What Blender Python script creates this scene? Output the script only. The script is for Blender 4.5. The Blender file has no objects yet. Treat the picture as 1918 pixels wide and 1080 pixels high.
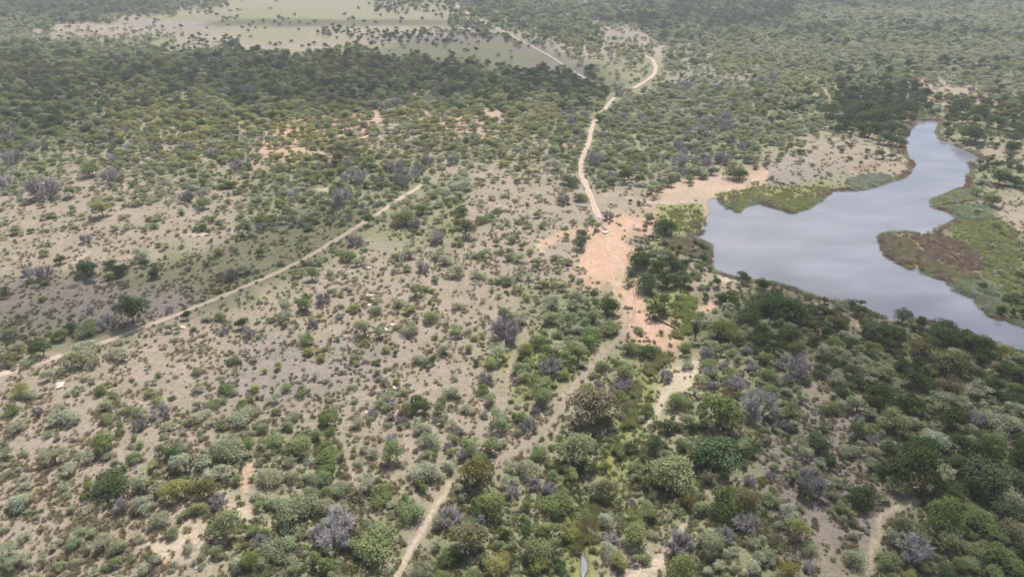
import bpy, math, random
import numpy as np
from mathutils import Vector, Matrix
R = math.radians
rng = np.random.default_rng(7)
random.seed(7)
sc = bpy.context.scene
C = sc.collection

# ------------------------------------------------------------------ camera, sky, sun, exposure
CAM_H = 100.0
PITCH = R(27.0)
FPX = 1296.0
cam_d = bpy.data.cameras.new("camera")
cam_d.sensor_width = 36.0
cam_d.lens = 36.0 * FPX / 1918.0
cam_d.clip_start = 1.0
cam_d.clip_end = 60000.0
cam = bpy.data.objects.new("camera", cam_d)
cam.location = (0, 0, CAM_H)
cam.rotation_euler = (math.pi / 2 - PITCH, 0, 0)
C.objects.link(cam)
sc.camera = cam

SUN_EL, SUN_AZ = R(58.0), R(14.0)          # azimuth from +Y (ahead) towards +X (right)
S = np.array([math.sin(SUN_AZ) * math.cos(SUN_EL), math.cos(SUN_AZ) * math.cos(SUN_EL), math.sin(SUN_EL)])
CLOUD_GLOW = .62
world = bpy.data.worlds.new("World")
sc.world = world
world.use_nodes = True
wn = world.node_tree
wn.nodes.clear()
wo = wn.nodes.new("ShaderNodeOutputWorld")
wb = wn.nodes.new("ShaderNodeBackground")
sky = wn.nodes.new("ShaderNodeTexSky")
sky.sky_type = 'NISHITA'
sky.sun_disc = False
sky.sun_elevation = SUN_EL
sky.sun_rotation = SUN_AZ
sky.altitude = 1000
sky.dust_density = 1.5
wb.inputs["Strength"].default_value = 0.085
wn.links.new(sky.outputs[0], wb.inputs[0])
# broken white cloud over the blue, the same all round the sky
tcw = wn.nodes.new("ShaderNodeTexCoord")
sep = wn.nodes.new("ShaderNodeSeparateXYZ"); wn.links.new(tcw.outputs['Generated'], sep.inputs[0])
mz = wn.nodes.new("ShaderNodeMath"); mz.operation = 'MAXIMUM'; mz.inputs[1].default_value = .06; wn.links.new(sep.outputs[2], mz.inputs[0])
dv = wn.nodes.new("ShaderNodeVectorMath"); dv.operation = 'DIVIDE'
cb = wn.nodes.new("ShaderNodeCombineXYZ")
for i_ in range(3): wn.links.new(mz.outputs[0], cb.inputs[i_])
wn.links.new(tcw.outputs['Generated'], dv.inputs[0]); wn.links.new(cb.outputs[0], dv.inputs[1])
cn = wn.nodes.new("ShaderNodeTexNoise"); cn.inputs['Scale'].default_value = .55; cn.inputs['Detail'].default_value = 5.0
wn.links.new(dv.outputs[0], cn.inputs['Vector'])
cr = wn.nodes.new("ShaderNodeMapRange"); cr.interpolation_type = 'SMOOTHSTEP'
for i_, v_ in enumerate((.44, .64, .10, .95)): cr.inputs[i_ + 1].default_value = v_
wn.links.new(cn.outputs[0], cr.inputs[0])
wc = wn.nodes.new("ShaderNodeBackground"); wc.inputs[0].default_value = (.97, .98, 1.0, 1); wc.inputs[1].default_value = CLOUD_GLOW
wm = wn.nodes.new("ShaderNodeMixShader")
wn.links.new(cr.outputs[0], wm.inputs[0]); wn.links.new(wb.outputs[0], wm.inputs[1]); wn.links.new(wc.outputs[0], wm.inputs[2])
wn.links.new(wm.outputs[0], wo.inputs[0])

sun_d = bpy.data.lights.new("sun", 'SUN')
sun_d.energy = 5.0
sun_d.angle = R(0.53)
sun_d.color = (1.0, 0.955, 0.92)
sun = bpy.data.objects.new("sun", sun_d)
sun.rotation_euler = Vector(S).to_track_quat('Z', 'Y').to_euler()
sun.location = (0, 0, 400)
C.objects.link(sun)

sc.view_settings.view_transform = 'Standard'
sc.view_settings.look = 'None'
sc.view_settings.exposure = 0.42
sc.view_settings.gamma = 1.0
sc.cycles.max_bounces = 6
sc.cycles.diffuse_bounces = 3
sc.cycles.glossy_bounces = 2
sc.cycles.transmission_bounces = 4
sc.cycles.transparent_max_bounces = 10
sc.cycles.volume_bounces = 0

# ------------------------------------------------------------------ photograph pixels -> the ground
CP, SP = math.cos(PITCH), math.sin(PITCH)
def px2xy(px, py, z=0.0):
    """Where the line of sight through a photo pixel meets height z (flat country)."""
    px = np.asarray(px, float); py = np.asarray(py, float)
    u = (px - 959.0) / FPX
    v = (py - 540.0) / FPX
    dx, dy, dz = u, CP - v * SP, -SP - v * CP
    t = (z - CAM_H) / dz
    return dx * t, dy * t
def xy2px(x, y, z=0.0):
    dy, dz = y, z - CAM_H
    depth = dy * CP - dz * SP
    up = dy * SP + dz * CP
    depth = np.where(np.abs(depth) < 1e-3, 1e-3, depth)
    return 959.0 + FPX * x / depth, 540.0 - FPX * up / depth
def ppm(py):
    v = (np.asarray(py, float) - 540.0) / FPX
    return FPX / (CAM_H / (SP + v * CP))
def poly_xy(pts):
    a = np.array(pts, float)
    x, y = px2xy(a[:, 0], a[:, 1])
    return np.stack([x, y], 1)

def hash2(ix, iy, s):
    n = (ix.astype(np.int64) * 374761393 + iy.astype(np.int64) * 668265263 + s * 974634777) & 0xffffffff
    n = ((n ^ (n >> 13)) * 1274126177) & 0xffffffff
    n = n ^ (n >> 16)
    return (n & 0xffff) / 65535.0
def vnoise(x, y, s=0):
    ix, iy = np.floor(x), np.floor(y)
    fx, fy = x - ix, y - iy
    fx = fx * fx * (3 - 2 * fx); fy = fy * fy * (3 - 2 * fy)
    a = hash2(ix, iy, s); b = hash2(ix + 1, iy, s); c = hash2(ix, iy + 1, s); d = hash2(ix + 1, iy + 1, s)
    return (a * (1 - fx) + b * fx) * (1 - fy) + (c * (1 - fx) + d * fx) * fy
def fbm(x, y, s=0, o=4):
    v, a, t = 0, .5, 0
    for i in range(o):
        v = v + a * vnoise(x, y, s + i * 17); t += a; a *= .5; x = x * 2.03 + 5.1; y = y * 2.03 + 3.7
    return v / t

def seg_dist(P, poly, closed):
    """distance from points P (N,2) to a polyline"""
    n = len(poly)
    best = np.full(len(P), 1e9)
    for i in range(n if closed else n - 1):
        a, b = poly[i], poly[(i + 1) % n]
        ab = b - a
        L = max(ab @ ab, 1e-9)
        t = np.clip(((P - a) @ ab) / L, 0, 1)
        d = np.hypot(P[:, 0] - a[0] - t * ab[0], P[:, 1] - a[1] - t * ab[1])
        best = np.minimum(best, d)
    return best
def inside(P, poly):
    n = len(poly)
    r = np.zeros(len(P), bool)
    x, y = P[:, 0], P[:, 1]
    for i in range(n):
        x0, y0 = poly[i]; x1, y1 = poly[(i + 1) % n]
        c = (y0 > y) != (y1 > y)
        if y0 == y1: continue
        r ^= c & (x < (x1 - x0) * (y - y0) / (y1 - y0) + x0)
    return r
def smooth(t):
    t = np.clip(t, 0, 1)
    return t * t * (3 - 2 * t)
def wiggle(poly, closed, amp, step, seed):
    """resample a polyline and make it irregular"""
    out = []
    n = len(poly)
    for i in range(n if closed else n - 1):
        a, b = poly[i], poly[(i + 1) % n]
        L = np.hypot(*(b - a)); k = max(1, int(L / step))
        nr = np.array([-(b - a)[1], (b - a)[0]]) / max(L, 1e-6)
        for j in range(k):
            p = a + (b - a) * j / k
            w = (fbm(p[0:1] / (step * 2.2), p[1:2] / (step * 2.2), seed, 3)[0] - .5) * 2 * amp
            out.append(p + nr * w)
    if not closed: out.append(poly[-1])
    return np.array(out)

# water outlines
POND = wiggle(poly_xy([(1330,374),(1345,371),(1365,388),(1380,395),(1392,384),(1420,377),(1450,386),(1483,397),(1510,389),(1530,376),
 (1545,363),(1556,355),(1600,355),(1640,346),(1690,331),(1706,316),(1708,302),(1692,286),(1690,272),(1695,256),(1700,241),(1720,227),
 (1740,223),(1764,225),(1757,244),(1760,259),(1790,271),(1820,283),(1843,296),(1819,305),(1826,316),(1818,329),(1813,350),(1780,361),
 (1752,372),(1750,386),(1775,393),(1800,408),(1772,424),(1745,432),(1720,436),(1690,434),(1660,437),(1653,450),(1662,476),(1690,493),
 (1730,510),(1780,522),(1790,542),(1830,556),(1862,592),(1918,608),(2010,634),(2020,690),(1918,655),(1850,640),(1800,622),(1750,606),(1700,598),(1650,592),
 (1600,575),(1530,556),(1500,545),(1460,532),(1410,528),(1380,520),(1345,511),(1326,497),(1320,481),(1334,470),(1325,456),(1298,447),
 (1285,441),(1312,437),(1320,420),(1328,400),(1331,385)]), True, 1.1, 2.2, 3)
SMALL = wiggle(poly_xy([(1734,200),(1745,194),(1758,195),(1771,203),(1764,209),(1750,207)]), True, .8, 3, 4)
POOL = wiggle(poly_xy([(1087,1032),(1091,1027),(1094,1040),(1099,1050),(1096,1066),(1092,1080),(1089,1068),(1090,1054)]), True, .4, .6, 5)
WATERS = [POND, SMALL, POOL]
STREAM = poly_xy([(1330,560),(1290,620),(1262,660),(1225,700),(1195,745),(1185,790),(1165,850),(1145,900),(1112,950),(1095,1000),(1093,1050),(1085,1110),(1080,1200)])

def water_sd(P):
    best = np.full(len(P), 1e9)
    for w in WATERS:
        lo, hi = w.min(0) - 60, w.max(0) + 60
        m = (P[:, 0] > lo[0]) & (P[:, 0] < hi[0]) & (P[:, 1] > lo[1]) & (P[:, 1] < hi[1])
        if not m.any(): continue
        Q = P[m]
        d = seg_dist(Q, w, True)
        d[inside(Q, w)] *= -1
        best[m] = np.minimum(best[m], d)
    return best
WATER_Z = -0.45
def ground_h(P):
    P = np.atleast_2d(P)
    x, y = P[:, 0], P[:, 1]
    r = np.hypot(x, y)
    rel = (fbm(x / 55., y / 55., 11, 3) - .5) * 2.4 + (fbm(x / 9., y / 9., 12, 3) - .5) * .5
    sd = water_sd(P)
    h = rel * smooth((sd - 2) / 25.)
    ds = seg_dist(P, STREAM, False)
    h = h - 1.6 * np.exp(-(ds / 5.) ** 2) * smooth(sd / 8.)
    h = h + np.where(sd < 1.5, -smooth((1.5 - sd) / 4.) * 2.2, 0)
    h = h + smooth((r - 1500) / 5000.) * 60 * fbm(x / 1500., y / 1500., 31, 3)
    return h

# ------------------------------------------------------------------ node helpers
def mat(name):
    m = bpy.data.materials.new(name)
    m.use_nodes = True
    m.node_tree.nodes.clear()
    return m, m.node_tree.nodes, m.node_tree.links
def N(ns, t, **kw):
    n = ns.new(t)
    for k, v in kw.items():
        if k.startswith('i_'): n.inputs[k[2:].replace('_', ' ')].default_value = v
        else: setattr(n, k, v)
    return n
def mixc(ns, ls, fac, a, b, bt='MIX'):
    m = ns.new('ShaderNodeMix'); m.data_type = 'RGBA'; m.blend_type = bt
    for i, v in ((0, fac), (6, a), (7, b)):
        if isinstance(v, (int, float)): m.inputs[i].default_value = v
        elif isinstance(v, tuple): m.inputs[i].default_value = v if len(v) == 4 else (*v, 1)
        else: ls.new(v, m.inputs[i])
    return m.outputs[2]
def maprange(ns, ls, src, a, b, c, d):
    m = ns.new('ShaderNodeMapRange')
    ls.new(src, m.inputs[0])
    for i, v in enumerate((a, b, c, d)): m.inputs[i + 1].default_value = v
    return m.outputs[0]

# ------------------------------------------------------------------ ground cover, read row by row off the photograph
# row: photo height, then runs  "x_end:cover:mix:soil"
# mix letters: d dark green, g mid green, p pale grey green, y yellow green, b bare grey, o olive brown
# soil letters: t tan, s straw, g green grass, o dark green growth, r red earth, k grey stony, w pale sand, u rust, l lawn
ROWS = [
 (0,  "340:.95:dg:o 430:.5:dg:g 700:.02:d:s 860:.22:d:g 1040:.8:dg:g 1110:.3:g:t 1500:.85:dg:o 1918:.8:dggp:o"),
 (12, "330:.95:dg:o 400:.2:dg:g 700:.02:d:s 860:.18:d:s 960:.8:dg:g 1130:.7:gd:g 1500:.85:dg:o 1918:.75:dggp:g"),
 (30, "210:.95:dg:o 250:.3:g:s 400:.01:d:t 840:.03:d:s 920:.35:dg:g 1130:.65:gd:g 1480:.88:ddg:o 1918:.72:gpp:g"),
 (44, "100:.8:g:g 400:.02:d:t 840:.05:d:g 990:.4:dg:g 1110:.6:dg:g 1200:.3:g:k 1480:.88:ddg:o 1918:.75:gpd:g"),
 (58, "60:.5:gp:t 330:.12:gp:t 600:.01:d:s 800:.2:d:t 900:.2:dg:k 1010:.4:dg:g 1120:.6:gd:g 1215:.05:g:k 1918:.78:ggpd:g"),
 (72, "90:.6:gp:t 330:.3:gp:g 450:.12:d:t 660:.05:d:s 820:.15:d:k 950:.22:dg:k 1040:.3:dg:t 1130:.6:dg:g 1230:.2:g:k 1918:.78:ggpd:g"),
 (90, "150:.8:gd:g 300:.55:g:g 420:.12:d:s 690:.04:d:t 960:.04:g:g 1050:.15:g:k 1200:.35:gy:t 1300:.3:gp:t 1918:.78:gpp:g"),
 (105,"180:.85:gd:o 330:.6:gdo:g 430:.7:gd:o 560:.75:gd:g 700:.7:gdy:g 900:.12:d:g 1030:.02:g:g 1060:.03:g:k 1220:.25:gp:t 1340:.35:g:t 1918:.72:gpp:g"),
 (125,"800:.88:dgo:o 900:.6:dg:o 1000:.08:dg:g 1100:.05:g:k 1220:.15:gp:g 1340:.45:pgd:g 1560:.72:gpy:g 1918:.74:gpd:g"),
 (150,"1120:.93:ddg:o 1200:.2:pg:g 1260:.3:gpo:g 1420:.25:pgd:k 1700:.75:ggp:g 1730:.2:p:r 1918:.7:gpb:t"),
 (180,"160:.88:dg:g 330:.75:gyd:g 430:.85:dgb:o 880:.93:ddgb:o 1140:.85:gd:g 1450:.82:ggpb:g 1560:.7:gpy:t 1730:.85:d:o 1830:.2:g:r 1918:.7:dgo:t"),
 (205,"200:.88:dg:g 330:.8:ygo:g 690:.85:dgy:o 720:.5:yg:r 1060:.78:gyy:t 1430:.85:gggpb:g 1560:.75:gpd:g 1740:.85:d:o 1918:.7:dgo:g"),
 (228,"130:.85:dg:g 520:.8:yygo:t 680:.68:yygb:r 780:.65:yg:t 900:.62:ygp:r 1060:.78:gyy:t 1430:.84:gggpb:g 1560:.8:gpd:g 1690:.9:d:o 1918:.7:dgo:g"),
 (260,"250:.82:gdb:g 500:.78:ygb:t 700:.78:yyg:r 1080:.78:gyp:t 1480:.82:ggpb:g 1570:.35:g:t 1690:.5:gd:t 1918:.5:do:g"),
 (295,"140:.68:gpb:g 480:.75:gpy:t 560:.7:yg:r 950:.82:gypo:g 1080:.65:gpb:g 1430:.84:gggpb:g 1500:.35:g:t 1700:.12:g:t 1918:.4:dg:t"),
 (325,"120:.55:gpb:g 240:.3:gp:t 560:.72:gpb:g 800:.8:ggpb:g 900:.5:p:t 1080:.55:gp:t 1310:.8:ggpb:g 1390:.2:g:t 1440:.15:g:r 1590:.06:g:k 1700:.03:g:t 1830:.2:g:o 1918:.6:gd:g"),
 (355,"200:.42:gp:t 480:.6:gp:t 760:.75:ggpb:g 900:.6:p:g 1060:.2:g:t 1130:.1:g:t 1230:.3:g:t 1400:.02:g:r 1560:.03:g:l 1830:.05:g:l 1918:.35:g:g"),
 (385,"200:.3:gp:t 330:.25:gp:t 480:.45:gp:t 720:.65:gpb:g 880:.5:gp:g 1060:.2:gp:t 1130:.06:g:t 1240:.06:g:t 1330:.0:g:l 1800:.0:g:l 1918:.12:g:t"),
 (415,"200:.15:gp:t 440:.12:g:t 700:.5:gpb:g 860:.4:gp:g 1000:.28:gp:t 1130:.1:g:t 1240:.15:go:r 1330:.05:g:l 1780:0:g:o 1918:.04:g:t"),
 (445,"120:.12:gp:t 450:.06:g:t 700:.3:gpb:g 860:.3:gp:g 1000:.28:gp:t 1085:.08:g:t 1185:.02:g:r 1235:.15:g:t 1320:.4:go:g 1700:.0:g:u 1780:.0:g:o 1918:.04:g:o"),
 (480,"300:.08:g:t 480:.1:g:g 640:.25:pg:g 760:.3:pg:t 1085:.38:pg:t 1175:.0:g:r 1330:.8:d:o 1720:.0:g:u 1840:.0:g:u 1918:.04:g:o"),
 (515,"220:.1:gb:t 470:.1:b:g 560:.15:g:g 900:.26:pg:t 1085:.4:pg:t 1170:.0:g:r 1420:.5:gd:t 1800:.0:g:t 1918:.05:g:o"),
 (550,"380:.06:bp:k 480:.1:g:g 960:.16:pgy:t 1060:.5:gp:g 1170:.75:gp:g 1215:.04:g:r 1300:.4:g:l 1400:.3:g:t 1918:.5:dg:o"),
 (590,"150:.1:pg:k 330:.15:pb:k 480:.12:pg:t 900:.14:pgy:t 1010:.45:gp:t 1160:.8:gp:g 1230:.1:g:r 1300:.3:g:l 1450:.7:gdp:o 1700:.5:gdo:t 1918:.8:gd:o"),
 (630,"260:.2:pg:g 480:.1:pg:t 560:.1:g:k 900:.12:pgy:t 1000:.4:gp:t 1150:.8:gp:g 1185:.1:p:t 1280:.4:gy:r 1500:.75:ggp:o 1918:.8:dg:o"),
 (665,"420:.08:pg:t 560:.1:py:k 740:.1:pg:k 900:.12:pgy:t 1090:.75:gy:l 1130:.15:p:t 1230:.6:gg:g 1320:.5:gp:g 1500:.75:gpb:g 1918:.82:dgp:o"),
 (700,"350:.12:pg:t 440:.14:pg:t 700:.12:pgy:k 860:.14:pg:t 960:.35:gpb:t 1070:.75:gy:l 1110:.15:p:t 1200:.55:ggb:g 1250:.2:yg:l 1310:.1:g:w 1480:.75:gpb:g 1560:.4:pg:t 1918:.82:dgp:o"),
 (740,"380:.25:pg:t 640:.18:pgy:k 820:.16:pg:t 960:.35:gpb:t 1040:.6:gy:g 1090:.2:p:t 1190:.6:ggb:g 1230:.2:y:l 1260:.15:g:w 1480:.75:gpb:g 1620:.45:pgb:t 1918:.82:dgp:o"),
 (785,"350:.3:pg:t 520:.6:pg:t 700:.18:pg:t 860:.4:pgb:t 1000:.5:gpb:t 1050:.2:p:t 1180:.6:gdb:g 1225:.2:yg:l 1260:.3:t:w 1480:.8:gdp:g 1620:.45:pgb:k 1918:.85:dgp:o"),
 (840,"180:.2:p:t 400:.5:pg:t 650:.88:pgg:g 780:.1:p:t 960:.6:gp:t 1010:.3:p:t 1130:.65:gp:g 1200:.4:yg:l 1430:.75:dg:g 1560:.4:pgb:k 1650:.5:pgb:t 1918:.88:dgp:o"),
 (900,"150:.12:p:t 260:.3:pg:t 460:.72:pgo:g 640:.62:pgb:t 760:.3:pg:t 830:.3:p:t 1000:.7:dgb:g 1130:.6:gp:g 1180:.4:oy:l 1430:.7:gpo:g 1620:.5:pbg:k 1720:.3:pg:t 1918:.88:dg:o"),
 (955,"120:.15:p:t 260:.25:pg:t 420:.45:pgy:t 470:.2:p:w 760:.7:pgbg:g 800:.3:p:t 850:.4:p:t 1070:.7:gdb:g 1120:.4:yg:l 1300:.65:gpb:g 1440:.5:pgb:g 1660:.35:pbg:k 1720:.1:p:t 1918:.8:dg:o"),
 (1020,"240:.3:pg:t 300:.35:pg:t 400:.12:p:w 760:.75:pgbg:g 800:.15:p:t 1060:.7:gdyb:g 1120:.3:yg:l 1200:.5:gp:t 1290:.15:pb:t 1460:.55:pbg:g 1590:.3:pby:t 1650:.1:p:t 1720:.65:gpb:g 1800:.4:g:t 1918:.75:dg:o"),
 (1090,"240:.35:pg:t 420:.3:p:t 720:.75:pgbg:g 770:.12:p:t 1060:.65:gdyb:g 1110:.3:yg:l 1160:.4:gp:t 1230:.15:p:w 1460:.6:pbgy:g 1560:.3:pby:t 1630:.1:p:t 1720:.6:gpb:g 1918:.7:dg:o"),
]
MIXID, MIXES = {}, []
SOILS = "tsgorkwulq"
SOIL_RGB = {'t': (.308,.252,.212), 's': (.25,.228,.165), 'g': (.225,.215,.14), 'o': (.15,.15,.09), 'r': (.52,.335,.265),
            'k': (.262,.220,.203), 'w': (.48,.385,.315), 'u': (.25,.175,.13), 'l': (.215,.225,.09), 'q': (.44,.325,.275)}
row_y = np.array([r[0] for r in ROWS], float)
TW = 1918 // 4 + 1
tab_cov = np.zeros((len(ROWS), TW)); tab_mix = np.zeros((len(ROWS), TW), int); tab_soil = np.zeros((len(ROWS), TW), int)
for i, (ry, s) in enumerate(ROWS):
    x0 = 0
    for run in s.split():
        xe, cv, mx, so = run.split(':')
        mx = ''.join(c for c in mx if c in 'dgpybo') or 'p'
        if mx not in MIXID: MIXID[mx] = len(MIXES); MIXES.append(mx)
        a, b = int(x0 / 4), int(float(xe) / 4) + 1
        tab_cov[i, a:b] = float(cv); tab_mix[i, a:b] = MIXID[mx]; tab_soil[i, a:b] = SOILS.index(so)
        x0 = float(xe)
tab_cov[(row_y > 430) & (row_y < 900), :240] *= .95
_boost = np.interp(row_y, [60, 130, 180, 340, 380, 420], [1, 1.0, .98, .98, 1.0, 1.0])
tab_cov = np.where(tab_cov > .3, np.clip(tab_cov * _boost[:, None] * 1.06, 0, 1), tab_cov)
def row_lookup(px, py, jitter, seed):
    """pick the row and column of the table, pixel borders broken up by noise"""
    X, Y = px2xy(px, np.maximum(py, -60))
    s = 1.0 / (4 + 18 * np.clip(Y / 500., 0.1, 3))
    nx = (fbm(X * s, Y * s, seed, 3) - .5); ny = (fbm(X * s + 40, Y * s, seed + 5, 3) - .5)
    # local row spacing for y jitter
    yy = np.clip(py, row_y[0], row_y[-1])
    k = np.clip(np.searchsorted(row_y, yy) - 1, 0, len(row_y) - 2)
    gap = row_y[k + 1] - row_y[k]
    jitter = jitter * np.clip((py - 20) / 120., .3, 1)
    yy = np.clip(yy + ny * gap * 2.2 * jitter, row_y[0], row_y[-1])
    xx = px + nx * (14 + gap * 1.7) * jitter
    k = np.clip(np.searchsorted(row_y, yy) - 1, 0, len(row_y) - 2)
    f = (yy - row_y[k]) / (row_y[k + 1] - row_y[k])
    c = np.clip((xx / 4).astype(int), 0, TW - 1)
    return k, f, c

# ------------------------------------------------------------------ special patches of soil (outlines on the ground)
PATCH = [  # soil, softness m, outline
 ('r', 1.2, [(1118,436),(1150,440),(1178,462),(1200,476),(1190,492),(1172,505),(1160,524),(1176,550),(1206,572),(1212,584),(1198,582),(1170,558),(1140,528),(1104,516),(1085,500),(1095,470),(1105,455)]),
 ('q', 2.0, [(1222,372),(1250,345),(1275,333),(1310,332),(1345,328),(1400,326),(1440,330),(1410,342),(1380,352),(1345,368),(1330,374),(1331,398),(1318,410),(1300,385),(1250,384)]),
 ('r', 1.6, [(1225,600),(1262,606),(1266,618),(1262,626),(1235,622),(1222,610)]),
 ('w', .8, [(1268,700),(1290,690),(1305,696),(1298,722),(1280,738),(1262,742),(1240,768),(1228,790),(1212,796),(1216,780),(1236,745),(1255,722)]),
 ('w', .6, [(1292,676),(1312,674),(1310,690),(1296,692)]),
 ('r', 1.5, [(1010,450),(1060,430),(1085,436),(1082,445),(1050,445),(1030,462),(1015,475),(1004,464)]),
 ('w', 1.0, [(1132,425),(1142,426),(1148,440),(1134,440)]),
 ('w', .6, [(1000,455),(1012,458),(1022,472),(1012,474),(1003,464)]),
 ('l', 1.5, [(1248,388),(1290,379),(1318,382),(1322,400),(1318,418),(1308,436),(1282,436),(1262,425),(1245,405)]),
 ('l', 1.2, [(1358,362),(1400,352),(1450,348),(1520,352),(1545,360),(1528,374),(1505,388),(1482,395),(1450,384),(1420,375),(1385,385)]),
 ('u', 2.0, [(1590,312),(1640,304),(1655,316),(1600,322)]),
 ('t', 1.2, [(1640,295),(1690,300),(1703,312),(1660,322),(1640,312)]),
 ('k', 2.0, [(1455,310),(1520,305),(1560,318),(1520,338),(1470,345),(1440,340)]),
 ('u', 1.5, [(1700,444),(1760,440),(1800,456),(1838,478),(1840,505),(1800,512),(1760,500),(1705,478)]),
 ('t', .8, [(1676,446),(1700,444),(1712,470),(1690,474)]),
 ('o', 2.0, [(1770,420),(1850,400),(1905,430),(1918,520),(1900,570),(1830,540),(1838,480),(1790,450)]),
 ('t', 2.5, [(1858,372),(1918,360),(1940,440),(1890,430),(1862,398)]),
 ('l', 2.2, [(1272,560),(1300,552),(1298,580),(1280,620),(1268,610)]),
 ('l', 2.2, [(1235,650),(1262,655),(1240,690),(1205,720),(1190,760),(1180,790),(1162,840),(1150,835),(1165,770),(1190,710)]),
 ('w', .7, [(440,950),(458,946),(468,968),(448,975)]),
 ('w', .9, [(268,1022),(300,1012),(345,1002),(372,1008),(340,1022),(318,1040),(300,1048),(288,1034)]),
 ('w', .5, [(480,985),(505,975),(512,990),(490,1000)]),
 ('r', .8, [(462,865),(478,860),(472,910),(455,930),(448,900)]),
 ('w', .6, [(1175,1076),(1230,1050),(1255,1040),(1248,1056),(1200,1085)]),
 ('w', .6, [(1840,684),(1862,680),(1890,688),(1886,697),(1850,694)]),
 ('r', .8, [(1538,588),(1552,592),(1550,604),(1536,598)]),
 ('w', .5, [(1605,602),(1624,606),(1622,614),(1606,612)]),
 ('w', .6, [(1338,516),(1365,520),(1372,532),(1350,528)]),
 ('r', 1.0, [(1300,575),(1330,560),(1345,568),(1325,582)]),
 ('w', .3, [(155,686),(166,684),(168,690),(158,692)]),
 ('w', .3, [(104,718),(118,715),(120,722),(108,726)]),
 ('w', 2.0, [(575,356),(615,352),(620,360),(580,362)]),
 ('w', 1.0, [(350,434),(390,436),(388,440),(355,440)]),
 ('q', 3.0, [(325,170),(350,172),(352,186),(335,184)]),
 ('q', 4.0, [(690,215),(716,208),(720,224),(695,232)]),
 ('q', 4.0, [(770,172),(806,168),(806,182),(774,184)]),
 ('q', 3.0, [(895,205),(940,210),(950,235),(905,230)]),
 ('q', 3.0, [(1150,0),(1165,8),(1150,12),(1140,4)]),
 ('w', 3.0, [(1758,165),(1790,160),(1812,170),(1800,184),(1762,186)]),
 ('t', 3.0, [(1735,150),(1800,152),(1825,175),(1790,195),(1745,186)]),
 ('t', 3.0, [(960,16),(1010,22),(1080,33),(1082,40),(1020,30),(965,22)]),
 ('k', 4.0, [(1100,36),(1150,46),(1212,66),(1205,72),(1140,60),(1085,44)]),
 ('w', 3.0, [(540,140),(583,141),(583,144),(540,144)]),
 ('s', 4.0, [(90,185),(150,165),(165,172),(110,190)]),
 ('s', 3.0, [(200,28),(245,24),(250,34),(205,34)]),
 ('s', 5.0, [(440,0),(700,2),(830,16),(760,24),(620,20),(480,30),(450,14)]),
 ('g', 4.0, [(260,28),(440,24),(660,36),(660,44),(420,48),(260,36)]),
 ('k', 4.0, [(140,36),(260,36),(380,42),(420,58),(300,54),(150,44)]),
 ('t', 6.0, [(575,58),(590,52),(588,68),(600,74),(576,72)]),
 ('t', .8, [(794,322),(830,318),(872,316),(872,321),(830,324),(798,328)]),
 ('t', .8, [(100,323),(190,322),(240,328),(240,332),(180,330),(100,328)]),
 ('t', .8, [(890,378),(930,380),(930,386),(892,384)]),
 ('q', 1.5, [(510,283),(580,282),(650,292),(640,300),(560,292),(510,290)]),
]
PATHS = [  # soil, width m, px polyline : trodden footpaths painted into the soil itself
 ('w', .9, [(740,1085),(752,1050),(772,1018),(795,985),(812,950),(832,925),(842,900)]),
 ('t', 1.0, [(842,900),(900,870),(955,850),(985,832),(1020,805),(1050,760),(1078,712),(1108,682),(1130,662),(1150,640),(1168,622),(1184,600),(1186,580)]),
 ('w', .9, [(1118,364),(1160,366),(1192,371),(1215,377),(1260,380),(1300,378)]),
 ('w', .8, [(925,383),(945,386),(968,392),(1000,396)]),
 ('t', .7, [(1000,396),(1050,400),(1108,400)]),
 ('t', .8, [(790,346),(830,330),(870,318)]),
 ('w', 1.1, [(1618,1085),(1626,1050),(1640,1005),(1650,965),(1690,945),(1735,930)]),
 ('t', .9, [(1640,1005),(1632,965),(1648,930)]),
 ('w', .8, [(1165,1085),(1215,1055),(1250,1030),(1270,1000),(1282,985)]),
 ('t', .8, [(1540,1085),(1535,1020),(1548,985),(1520,960)]),
 ('t', .9, [(920,800),(935,760),(950,700),(965,655),(985,620)]),
 ('t', .7, [(700,960),(690,930),(665,905),(650,860),(640,800),(660,740)]),
 ('w', .8, [(1168,575),(1150,545),(1165,520),(1170,500),(1140,470),(1138,430)]),
 ('r', .8, [(1150,452),(1170,470),(1210,476),(1240,472)]),
 ('t', .8, [(820,500),(880,530),(860,560),(900,600)]),
 ('w', .7, [(170,470),(120,500),(60,508)]),
]
patch_xy = [(SOILS.index(a), s, wiggle(poly_xy(p), True, s * .8, max(1.5, s * 1.5), 60 + i)) for i, (a, s, p) in enumerate(PATCH)]
path_xy = [(SOILS.index(a), w, wiggle(poly_xy(p), False, .5, 3, 90 + i)) for i, (a, w, p) in enumerate(PATHS)]
SRGB = np.array([SOIL_RGB[c] for c in SOILS])

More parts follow.
